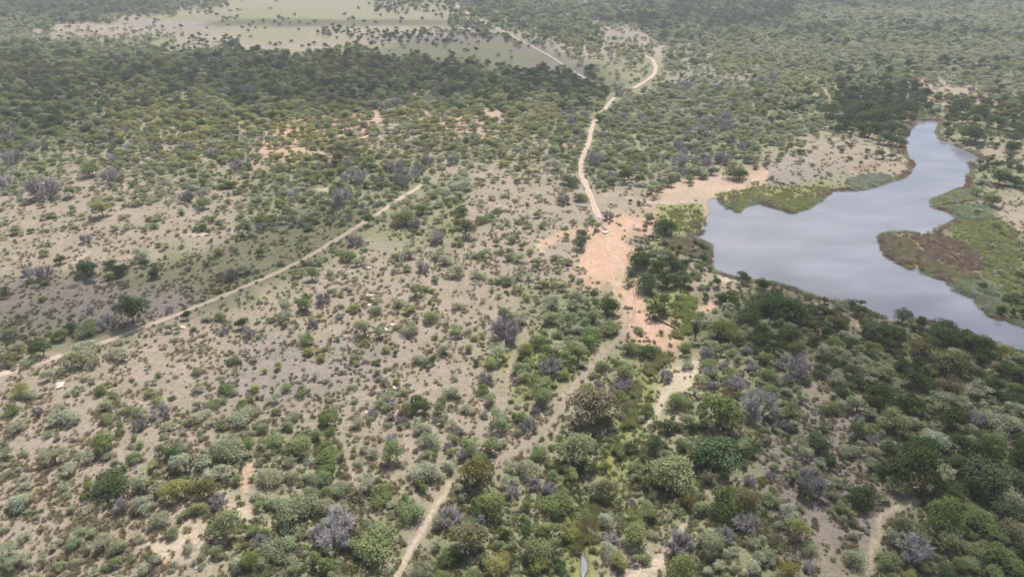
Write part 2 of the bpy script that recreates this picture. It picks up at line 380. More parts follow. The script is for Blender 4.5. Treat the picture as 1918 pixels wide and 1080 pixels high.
def soil_colour(P):
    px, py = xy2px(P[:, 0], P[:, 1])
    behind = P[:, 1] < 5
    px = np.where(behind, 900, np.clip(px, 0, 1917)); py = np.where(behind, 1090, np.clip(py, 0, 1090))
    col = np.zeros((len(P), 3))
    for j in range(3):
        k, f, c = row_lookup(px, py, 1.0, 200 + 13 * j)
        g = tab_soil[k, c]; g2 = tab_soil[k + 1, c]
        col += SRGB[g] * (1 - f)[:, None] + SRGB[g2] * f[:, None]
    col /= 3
    def blend(idx, m, w, fade):
        col[m] = col[m] * (1 - w[:, None]) + SRGB[idx] * w[:, None]
    for idx, s, poly in patch_xy:
        lo, hi = poly.min(0) - 2 * s, poly.max(0) + 2 * s
        m = (P[:, 0] > lo[0]) & (P[:, 0] < hi[0]) & (P[:, 1] > lo[1]) & (P[:, 1] < hi[1])
        if not m.any(): continue
        Q = P[m]
        d = seg_dist(Q, poly, True); d[inside(Q, poly)] *= -1
        d += (fbm(Q[:, 0] / (s * 1.2 + .6), Q[:, 1] / (s * 1.2 + .6), 77, 3) - .5) * s * 2.2
        blend(idx, m, smooth((s * .6 - d) / (s * 1.2)) * (.78 if SOILS[idx] in 'rq' else .9), s)
    for idx, w, poly in path_xy:
        lo, hi = poly.min(0) - 3 * w, poly.max(0) + 3 * w
        m = (P[:, 0] > lo[0]) & (P[:, 0] < hi[0]) & (P[:, 1] > lo[1]) & (P[:, 1] < hi[1])
        if not m.any(): continue
        Q = P[m]
        d = seg_dist(Q, poly, False) + (fbm(Q[:, 0] / .9, Q[:, 1] / .9, 78, 2) - .5) * w * .8
        blend(idx, m, smooth((w * 1.0 - d) / (w * .8)) * .85, w)
    # bank: damp and dark right at the water line
    sd = water_sd(P)
    w = smooth((1.0 - sd) / 2.0)
    col = col * (1 - w[:, None]) + np.array((.10, .085, .06)) * w[:, None]
    return col

# ------------------------------------------------------------------ ground sheet
def ring_mesh():
    th_f = np.linspace(-R(56), R(56), 620)
    th_b = np.linspace(R(56), 2 * math.pi - R(56), 60)[1:-1]
    th = np.concatenate([th_f, th_b])
    r1 = 52 * (1400 / 52) ** (np.linspace(0, 1, 500))
    r0 = np.linspace(4, 50, 24)
    r2 = 1400 * (30000 / 1400) ** (np.linspace(0, 1, 60)[1:])
    r = np.concatenate([r0, r1, r2])
    T, RR = np.meshgrid(th, r)
    P = np.stack([np.sin(T).ravel() * RR.ravel(), np.cos(T).ravel() * RR.ravel()], 1)
    nt, nr = len(th), len(r)
    i, j = np.meshgrid(np.arange(nr - 1), np.arange(nt), indexing='ij')
    j2 = (j + 1) % nt
    q = np.stack([i * nt + j, i * nt + j2, (i + 1) * nt + j2, (i + 1) * nt + j], -1).reshape(-1, 4)
    return P, q, nt
def fast_mesh(name, V, F, smooth_shade=False):
    """V (n,3), F (m,k) one polygon size"""
    me = bpy.data.meshes.new(name)
    F = np.asarray(F, np.int32); k = F.shape[1]
    me.vertices.add(len(V)); me.vertices.foreach_set("co", np.asarray(V, np.float32).ravel())
    me.loops.add(F.size); me.loops.foreach_set("vertex_index", F.ravel())
    me.polygons.add(len(F))
    me.polygons.foreach_set("loop_start", np.arange(0, F.size, k, dtype=np.int32))
    me.polygons.foreach_set("loop_total", np.full(len(F), k, np.int32))
    if smooth_shade: me.polygons.foreach_set("use_smooth", np.ones(len(F), bool))
    me.update(calc_edges=True)
    return me
def set_col(me, name, col):
    a = me.color_attributes.new(name, 'FLOAT_COLOR', 'POINT')
    rgba = np.ones((len(col), 4), np.float32); rgba[:, :3] = col
    a.data.foreach_set("color", rgba.ravel())
def link(name, me, parent=None, **props):
    o = bpy.data.objects.new(name, me)
    C.objects.link(o)
    if parent is not None: o.parent = parent
    for k, v in props.items(): o[k] = v
    return o

def ground_material():
    m, ns, ls = mat("bush_soil")
    out = N(ns, 'ShaderNodeOutputMaterial'); bs = N(ns, 'ShaderNodeBsdfPrincipled', i_Roughness=.95)
    bs.inputs['Specular IOR Level'].default_value = .15
    at = N(ns, 'ShaderNodeAttribute', attribute_name="soil")
    geo = N(ns, 'ShaderNodeNewGeometry')
    n1 = N(ns, 'ShaderNodeTexNoise', i_Scale=.9, i_Detail=6.0, i_Roughness=.65)
    n2 = N(ns, 'ShaderNodeTexNoise', i_Scale=.11, i_Detail=5.0, i_Roughness=.6)
    n3 = N(ns, 'ShaderNodeTexNoise', i_Scale=3.0, i_Detail=3.0, i_Roughness=.6)
    n4 = N(ns, 'ShaderNodeTexNoise', i_Scale=.35, i_Detail=5.0, i_Roughness=.7)
    for n in (n1, n2, n3, n4): ls.new(geo.outputs['Position'], n.inputs['Vector'])
    c = at.outputs['Color']
    c = mixc(ns, ls, maprange(ns, ls, n2.outputs[0], .36, .62, 0, .6), c, (.76, .83, .62), 'MULTIPLY')
    c = mixc(ns, ls, maprange(ns, ls, n1.outputs[0], .50, .66, 0, .55), c, (.55, .58, .46), 'MULTIPLY')
    c = mixc(ns, ls, maprange(ns, ls, n4.outputs[0], .54, .7, 0, .5), c, (1.35, 1.28, 1.22), 'MULTIPLY')
    c = mixc(ns, ls, maprange(ns, ls, n3.outputs[0], .5, .7, 0, .4), c, (.6, .6, .55), 'MULTIPLY')
    n5 = N(ns, 'ShaderNodeTexNoise', i_Scale=.045, i_Detail=3.0, i_Roughness=.6, i_Distortion=.6)
    ls.new(geo.outputs['Position'], n5.inputs['Vector'])
    sb = N(ns, 'ShaderNodeMath', operation='SUBTRACT'); sb.inputs[1].default_value = .5; ls.new(n5.outputs[0], sb.inputs[0])
    ab = N(ns, 'ShaderNodeMath', operation='ABSOLUTE'); ls.new(sb.outputs[0], ab.inputs[0])
    c = mixc(ns, ls, maprange(ns, ls, ab.outputs[0], .003, .010, .55, 0), c, (1.35, 1.25, 1.18), 'MULTIPLY')
    n6 = N(ns, 'ShaderNodeTexNoise', i_Scale=1.8, i_Detail=5.0, i_Roughness=.75)
    ls.new(geo.outputs['Position'], n6.inputs['Vector'])
    c = mixc(ns, ls, maprange(ns, ls, n6.outputs[0], .42, .62, 0, .6), c, (.70, .72, .62), 'MULTIPLY')
    ls.new(c, bs.inputs['Base Color'])
    bp = N(ns, 'ShaderNodeBump', i_Strength=.7, i_Distance=.35)
    ls.new(n1.outputs[0], bp.inputs['Height']); ls.new(bp.outputs[0], bs.inputs['Normal'])
    ls.new(bs.outputs[0], out.inputs[0])
    return m
P, Q, nt = ring_mesh()
H = ground_h(P)
gm = fast_mesh("ground", np.column_stack([P, H]), Q[:, ::-1], True)
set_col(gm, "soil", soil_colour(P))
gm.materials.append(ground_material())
link("ground", gm, kind="structure")

# ------------------------------------------------------------------ water
def water_material():
    m, ns, ls = mat("pond_water")
    out = N(ns, 'ShaderNodeOutputMaterial')
    bs = N(ns, 'ShaderNodeBsdfPrincipled', i_Roughness=.09, i_IOR=1.36)
    bs.inputs['Base Color'].default_value = (.17, .18, .215, 1)
    bs.inputs['Specular IOR Level'].default_value = 1.0
    geo = N(ns, 'ShaderNodeNewGeometry')
    n = N(ns, 'ShaderNodeTexNoise', i_Scale=1.3, i_Detail=4.0)
    ls.new(geo.outputs['Position'], n.inputs['Vector'])
    n2 = N(ns, 'ShaderNodeTexNoise', i_Scale=.035, i_Detail=4.0); mp = N(ns, 'ShaderNodeMapping'); mp.inputs['Scale'].default_value = (1, 2.2, 1); mp.inputs['Rotation'].default_value = (0, 0, .4)
    ls.new(geo.outputs['Position'], mp.inputs[0]); ls.new(mp.outputs[0], n2.inputs['Vector'])
    ls.new(maprange(ns, ls, n2.outputs[0], .42, .6, .03, .14), bs.inputs['Roughness'])
    ls.new(mixc(ns, ls, maprange(ns, ls, n2.outputs[0], .4, .65, 0, 1), (.155, .165, .195), (.20, .205, .24)), bs.inputs['Base Color'])
    bp = N(ns, 'ShaderNodeBump', i_Strength=.12, i_Distance=.06)
    ls.new(n.outputs[0], bp.inputs['Height']); ls.new(bp.outputs[0], bs.inputs['Normal'])
    ls.new(bs.outputs[0], out.inputs[0])
    return m
MW = water_material()
import bmesh
def water_sheet(name, poly, z, grow):
    bm = bmesh.new()
    c = poly
    d = np.roll(c, -1, 0) - np.roll(c, 1, 0)
    area = 0.5 * np.sum(c[:, 0] * np.roll(c[:, 1], -1) - np.roll(c[:, 0], -1) * c[:, 1])
    nr = np.stack([d[:, 1], -d[:, 0]], 1) / np.maximum(np.hypot(d[:, 0], d[:, 1]), 1e-6)[:, None] * (1 if area > 0 else -1)
    c = c + nr * grow
    vs = [bm.verts.new((p[0], p[1], z)) for p in c]
    f = bm.faces.new(vs)
    bmesh.ops.triangulate(bm, faces=[f])
    for f in bm.faces:
        if f.normal.z < 0: f.normal_flip()
    me = bpy.data.meshes.new(name); bm.to_mesh(me); bm.free()
    me.materials.append(MW)
    return link(name, me, kind="structure")
water_sheet("pond_water", POND, WATER_Z, .5)
water_sheet("upper_pond_water", SMALL, WATER_Z, .5)
water_sheet("stream_pool_water", POOL, ground_h(POOL.mean(0))[0] + .55, .15)

# ------------------------------------------------------------------ dirt roads
def road_material(name, base, ctr):
    m, ns, ls = mat(name)
    out = N(ns, 'ShaderNodeOutputMaterial'); bs = N(ns, 'ShaderNodeBsdfPrincipled', i_Roughness=.95)
    bs.inputs['Specular IOR Level'].default_value = .1
    at = N(ns, 'ShaderNodeAttribute', attribute_name="across")
    geo = N(ns, 'ShaderNodeNewGeometry')
    n1 = N(ns, 'ShaderNodeTexNoise', i_Scale=.5, i_Detail=6.0, i_Roughness=.7)
    n2 = N(ns, 'ShaderNodeTexNoise', i_Scale=.12, i_Detail=3.0)
    for n in (n1, n2): ls.new(geo.outputs['Position'], n.inputs['Vector'])
    mul = N(ns, 'ShaderNodeMath', operation='MULTIPLY')
    ls.new(maprange(ns, ls, at.outputs['Fac'], .0, .35, 1, 0), mul.inputs[0]); ls.new(maprange(ns, ls, n2.outputs[0], .35, .6, .15, .8), mul.inputs[1])
    c = mixc(ns, ls, mul.outputs[0], (*base, 1), (*ctr, 1))
    c = mixc(ns, ls, maprange(ns, ls, n1.outputs[0], .4, .65, 0, .5), c, (.72, .7, .64), 'MULTIPLY')
    ls.new(c, bs.inputs['Base Color'])
    ls.new(bs.outputs[0], out.inputs[0])
    return m
def road(name, pts, width, m, seed, crossz=.035):
    c = wiggle(poly_xy(pts), False, .45, 3.0, seed)
    # smooth the centre line
    for _ in range(3):
        c[1:-1] = (c[:-2] + c[1:-1] * 2 + c[2:]) / 4
    L = []
    for a, b in zip(c[:-1], c[1:]):
        k = max(1, int(np.hypot(*(b - a)) / 1.2))
        L += [a + (b - a) * j / k for j in range(k)]
    L.append(c[-1]); c = np.array(L)
    d = np.gradient(c, axis=0); d /= np.maximum(np.hypot(d[:, 0], d[:, 1]), 1e-6)[:, None]
    nr = np.stack([-d[:, 1], d[:, 0]], 1)
    off = np.array([-1, -.62, -.3, 0, .3, .62, 1.])
    n = len(c)
    V = []; A = []
    for j, o in enumerate(off):
        ed = 1 + (fbm(c[:, 0] / 2.5, c[:, 1] / 2.5, seed + j, 3) - .5) * (1.0 if abs(o) == 1 else .1)
        p = c + nr * (o * width / 2 * ed)[:, None]
        z = ground_h(p) + crossz - (.025 if abs(o) == .62 else 0) - (.05 if abs(o) == 1 else 0) + .03
        V.append(np.column_stack([p, z])); A.append(np.full(n, abs(o)))
    V = np.stack(V, 1).reshape(-1, 3); A = np.stack(A, 1).ravel()
    k = len(off)
    i, j = np.meshgrid(np.arange(n - 1), np.arange(k - 1), indexing='ij')
    F = np.stack([i * k + j, (i + 1) * k + j, (i + 1) * k + j + 1, i * k + j + 1], -1).reshape(-1, 4)
    me = fast_mesh(name, V, F[:, ::-1] if False else F, True)
    at = me.attributes.new("across", 'FLOAT', 'POINT'); at.data.foreach_set("value", A.astype(np.float32))
    me.materials.append(m)
    me.update()
    link(name, me, kind="structure")
    return c
RM1 = road_material("track_earth", (.46, .37, .285), (.30, .26, .18))
RM2 = road_material("pink_gravel", (.54, .45, .40), (.46, .38, .33))
RM3 = road_material("pale_track", (.47, .365, .30), (.35, .28, .22))
ROAD_A = [(-60,722),(0,702),(60,683),(120,664),(165,650),(210,634),(270,610),(345,582),(420,549),(500,519),(560,490),(620,455),(675,424),(720,394),(760,366),(790,347)]
ROAD_B = [(856,12),(880,28),(905,42),(935,56),(960,68),(985,82),(1010,95),(1035,110),(1060,125),(1080,138),(1100,150),(1135,170)]
ROAD_C = [(1150,184),(1140,195),(1125,210),(1112,230),(1107,245),(1105,262),(1100,278),(1091,294),(1087,312),(1091,330),(1098,350),(1108,370),(1116,390),(1122,408)]
ROAD_D = [(1186,168),(1200,158),(1216,149),(1226,138),(1229,126),(1223,113),(1205,104)]
road_lines = [road("dirt_road", ROAD_A, 2.1, RM1, 21, .06), road("gravel_road", ROAD_B, 2.6, RM2, 22, .4),
              road("winding_dirt_road", ROAD_C, 2.5, RM3, 23, .12), road("curved_dirt_road", ROAD_D, 3.2, RM3, 24, .3)]

# ------------------------------------------------------------------ plants: shapes and leaf colours
TONES = {  # leaf reflectance, translucent share
 'd': ((.086, .128, .042), .26), 'g': ((.240, .288, .110), .38), 'p': ((.380, .405, .250), .44),
 'y': ((.345, .355, .120), .40), 'o': ((.185, .172, .070), .27), 'b': ((.365, .335, .335), 0.0), 'r': ((.105, .145, .110), .2)}
def leaf_material(key):
    base, tr = TONES[key]
    m, ns, ls = mat({'d': 'dark_leaf', 'g': 'green_leaf', 'p': 'pale_leaf', 'y': 'yellow_leaf', 'o': 'olive_leaf', 'b': 'grey_twig', 'r': 'reed_blade'}[key])
    out = N(ns, 'ShaderNodeOutputMaterial')
    df = N(ns, 'ShaderNodeBsdfDiffuse')
    oi = N(ns, 'ShaderNodeObjectInfo')
    at = N(ns, 'ShaderNodeAttribute', attribute_name="leafvar")
    hsv = N(ns, 'ShaderNodeHueSaturation')
    hsv.inputs['Color'].default_value = (*base, 1)
    ls.new(maprange(ns, ls, oi.outputs['Random'], 0, 1, .478, .522), hsv.inputs['Hue'])
    w = N(ns, 'ShaderNodeTexWhiteNoise', noise_dimensions='1D'); ls.new(oi.outputs['Random'], w.inputs['W'])
    ls.new(maprange(ns, ls, w.outputs['Value'], 0, 1, .75, 1.1), hsv.inputs['Saturation'])
    mu = N(ns, 'ShaderNodeMath', operation='MULTIPLY')
    ls.new(maprange(ns, ls, w.outputs['Value'], 1, 0, .74, 1.14), mu.inputs[0]); ls.new(maprange(ns, ls, at.outputs['Fac'], 0, 1, .6, 1.45), mu.inputs[1])
    ls.new(mu.outputs[0], hsv.inputs['Value'])
    ls.new(hsv.outputs[0], df.inputs[0])
    if tr > 0:
        tl = N(ns, 'ShaderNodeBsdfTranslucent'); ls.new(hsv.outputs[0], tl.inputs[0])
        mx = N(ns, 'ShaderNodeMixShader'); mx.inputs[0].default_value = tr
        ls.new(df.outputs[0], mx.inputs[1]); ls.new(tl.outputs[0], mx.inputs[2]); ls.new(mx.outputs[0], out.inputs[0])
    else:
        ls.new(df.outputs[0], out.inputs[0])
    return m
LM = {k: leaf_material(k) for k in TONES}
def bark_material():
    m, ns, ls = mat("grey_bark")
    out = N(ns, 'ShaderNodeOutputMaterial'); bs = N(ns, 'ShaderNodeBsdfPrincipled', i_Roughness=.9)
    tc = N(ns, 'ShaderNodeTexCoord'); n = N(ns, 'ShaderNodeTexNoise', i_Scale=9.0, i_Detail=4.0)
    ls.new(tc.outputs['Object'], n.inputs[0])
    ls.new(mixc(ns, ls, n.outputs[0], (.055, .045, .036), (.16, .135, .11)), bs.inputs['Base Color'])
    ls.new(bs.outputs[0], out.inputs[0])
    return m
BARK = bark_material()

def rnd_dir(r, n):
    v = r.normal(size=(n, 3)); return v / np.linalg.norm(v, axis=1)[:, None]
def crown_geo(seed, kind):
    """unit crown: about 1 wide, base at z=0; returns verts, quads, per-vertex leaf variation, lobe centres"""
    r = np.random.default_rng(seed)
    if kind == 'round':   nl, H, lo, n, s, fl = 13, .86, .26, 2600, .052, .80
    elif kind == 'wide':  nl, H, lo, n, s, fl = 15, .66, .24, 2400, .050, .62
    elif kind == 'tall':  nl, H, lo, n, s, fl = 12, 1.25, .25, 2600, .055, 1.0
    elif kind == 'airy':  nl, H, lo, n, s, fl = 17, .72, .20, 2100, .044, .55
    elif kind == 'rag':   nl, H, lo, n, s, fl = 11, .70, .21, 2100, .050, .62
    elif kind == 'flat':  nl, H, lo, n, s, fl = 16, .62, .19, 1900, .045, .45
    lob = []
    off = r.normal(size=2) * .05
    for i in range(nl):
        a = r.uniform(0, 2 * math.pi); q = math.sqrt(r.uniform(0, 1))
        rad = q * (.5 - lo * .62)
        lr = lo * r.uniform(.62, 1.12)
        top = H - lr * fl
        z0 = max(lr * fl * .9, H * .22)
        zz = z0 + (top - z0) * (r.uniform(.15, 1) * (1 - .75 * q * q) if kind not in ('flat',) else r.uniform(.75, 1) * (1 - .25 * q * q))
        asym = 1 + .30 * math.sin(a + seed) + .22 * math.sin(2 * a + seed * 2.3) + .15 * math.sin(3 * a + seed * 1.3)
        lob.append((math.cos(a) * rad * asym + off[0], math.sin(a) * rad * asym + off[1], zz, lr))
    lob = np.array(lob)
    if kind == 'rag': lob[:, 0] *= 1.18; lob[:, 1] = lob[:, 1] * .72 + .18 * np.sin(lob[:, 0] * 6 + seed)
    w = lob[:, 3] ** 2; pick = r.choice(nl, n, p=w / w.sum())
    dirs = rnd_dir(r, n)
    dirs[:, 2] = np.where(dirs[:, 2] < -.35, -dirs[:, 2], dirs[:, 2])
    sh = r.uniform(.5, 1.0, n) ** .45
    # ragged surface
    rag = 1 + .24 * np.sin(dirs[:, 0] * 7 + pick * 1.7) * np.cos(dirs[:, 1] * 6 + pick) + r.normal(size=n) * .10
    if kind in ('airy', 'flat'): rag *= 1 + r.normal(size=n) * .1
    cpos = lob[pick, :3] + dirs * np.array([1, 1, fl]) * (lob[pick, 3] * sh * rag)[:, None]
    cpos[:, 2] = np.maximum(cpos[:, 2], .03)
    nrm = dirs * .75 + r.normal(size=(n, 3)) * .38; nrm[:, 2] += .65; nrm /= np.linalg.norm(nrm, axis=1)[:, None]
    t = np.cross(nrm, rnd_dir(r, n)); t /= np.linalg.norm(t, axis=1)[:, None]
    b = np.cross(nrm, t)
    sz = s * r.uniform(.5, 1.25, n) / 2
    t *= sz[:, None]; b *= (sz * r.uniform(.5, .9, n))[:, None]
    dr = nrm * (sz * .5)[:, None]
    V = np.stack([cpos - t - dr * .6, cpos - b + dr * .3, cpos + t - dr * .6, cpos + b + dr * .3], 1).reshape(-1, 3)
    F = np.arange(n * 4).reshape(n, 4)
    lv = np.clip(r.normal(.5, .17, n) + (r.uniform(-.22, .22, nl))[pick], 0, 1)
    return V, F, np.repeat(lv, 4), lob
def tube(pts, rad, sides=5):
    """tapered tube through points, returns V, F(quads)"""
    pts = np.asarray(pts, float); n = len(pts)
    V = []
    for i in range(n):
        d = pts[min(i + 1, n - 1)] - pts[max(i - 1, 0)]; d /= max(np.linalg.norm(d), 1e-6)
        a = np.cross(d, [0.3, 1, .1]); a /= max(np.linalg.norm(a), 1e-6); b = np.cross(d, a)
        for k in range(sides):
            an = 2 * math.pi * k / sides
            V.append(pts[i] + (a * math.cos(an) + b * math.sin(an)) * rad[i])
    F = []
    for i in range(n - 1):
        for k in range(sides):
            F.append((i * sides + k, i * sides + (k + 1) % sides, (i + 1) * sides + (k + 1) % sides, (i + 1) * sides + k))
    return np.array(V), np.array(F)
def join(parts):
    V, F, o = [], [], 0
    for v, f in parts:
        V.append(v); F.append(f + o); o += len(v)
    return np.concatenate(V), np.concatenate(F)
def trunk_geo(seed, lob, kind):
    r = np.random.default_rng(seed + 50)
    parts = []
    bare = 1 if kind in ('round', 'wide', 'tall', 'flat', 'airy', 'rag') else 0
    stems = {'round': 1, 'tall': 1, 'wide': 3, 'airy': 3, 'flat': 2, 'rag': 2}[kind]
    for s in range(stems):
        b = np.array([r.normal() * .02 * stems, r.normal() * .02 * stems, -.06])
        fork = np.array([r.normal() * .06, r.normal() * .06, lob[:, 2].min() * r.uniform(.55, .9)])
        parts.append(tube([b, (b + fork) / 2 + r.normal(size=3) * .012, fork], [.034 / stems ** .4, .027 / stems ** .4, .02 / stems ** .4]))
        for i in range(s, len(lob), stems):
            e = lob[i, :3]; mid = fork * .45 + e * .55 + np.array([0, 0, .04]) + r.normal(size=3) * .02
            parts.append(tube([fork, mid, e], [.016 / stems ** .3, .010, .004], 4))
    return join(parts)
def twig_geo(seed, wide):
    """bare shrub: a spray of forked grey twigs"""
    r = np.random.default_rng(seed)
    parts = []
    lv = []
    Hh = .62 if wide else .8
    main = 34
    for i in range(main):
        a = r.uniform(0, 2 * math.pi); q = r.uniform(.1, 1) ** .6
        tip = np.array([math.cos(a) * q * .47, math.sin(a) * q * .47, Hh * (1 - .55 * q * q) * r.uniform(.7, 1.05)])
        base = np.array([math.cos(a), math.sin(a), 0]) * r.uniform(0, .06); base[2] = -.05
        mid = base * .5 + tip * .5 + np.array([math.cos(a), math.sin(a), 0]) * .03 + np.array([0, 0, -.03])
        parts.append(tube([base, mid, tip], [.014, .010, .006], 3))
        for j in range(30):
            f = r.uniform(.3, 1)
            s = mid + (tip - mid) * (f - .3) / .7
            d = rnd_dir(r, 1)[0] + np.array([math.cos(a) * q, math.sin(a) * q, .8]) * .6
            L = r.uniform(.06, .16)
            e = s + d * L; 
            m2 = (s + e) / 2 + rnd_dir(r, 1)[0] * .015
            parts.append(tube([s, m2, e], [.0075, .0065, .0045], 3))
    V, F = join(parts)
    return V, F, np.clip(r.normal(.5, .2, len(V)), 0, 1)

def leafy_mesh(name, V, F, lv, m):
    me = fast_mesh(name, V, F)
    at = me.attributes.new("leafvar", 'FLOAT', 'POINT'); at.data.foreach_set("value", lv.astype(np.float32))
    me.materials.append(m)
    return me
SHAPES = [(101, 'round'), (102, 'wide'), (103, 'round'), (104, 'wide'), (105, 'tall'), (106, 'airy'), (107, 'flat'), (108, 'airy'), (109, 'wide'), (110, 'round'), (111, 'rag'), (112, 'rag'), (113, 'rag')]
GEO = [crown_geo(s, k) for s, k in SHAPES]
TR = []
for (s, k), g in zip(SHAPES, GEO):
    tv, tf = trunk_geo(s, g[3], k)
    me = fast_mesh("trunk", tv, tf); me.materials.append(BARK); TR.append((me, tv, tf))
TWIG = [twig_geo(201, False), twig_geo(202, True), twig_geo(203, True)]
TONE_SHAPES = {'d': [0, 1, 2, 9, 3, 8, 10, 11], 'g': [0, 1, 3, 8, 9, 5, 10, 11, 12], 'p': [5, 6, 7, 1, 8, 10, 12], 'y': [0, 1, 3, 9, 5, 11], 'o': [1, 2, 3, 9, 12]}
CROWN = {}
for t, ss in TONE_SHAPES.items():
    for i in ss + ([4] if t in 'dg' else []):
        CROWN[t, i] = leafy_mesh("crown", GEO[i][0], GEO[i][1], GEO[i][2], LM[t])
TWIGM = [leafy_mesh("twigs", *g, LM['b']) for g in TWIG]

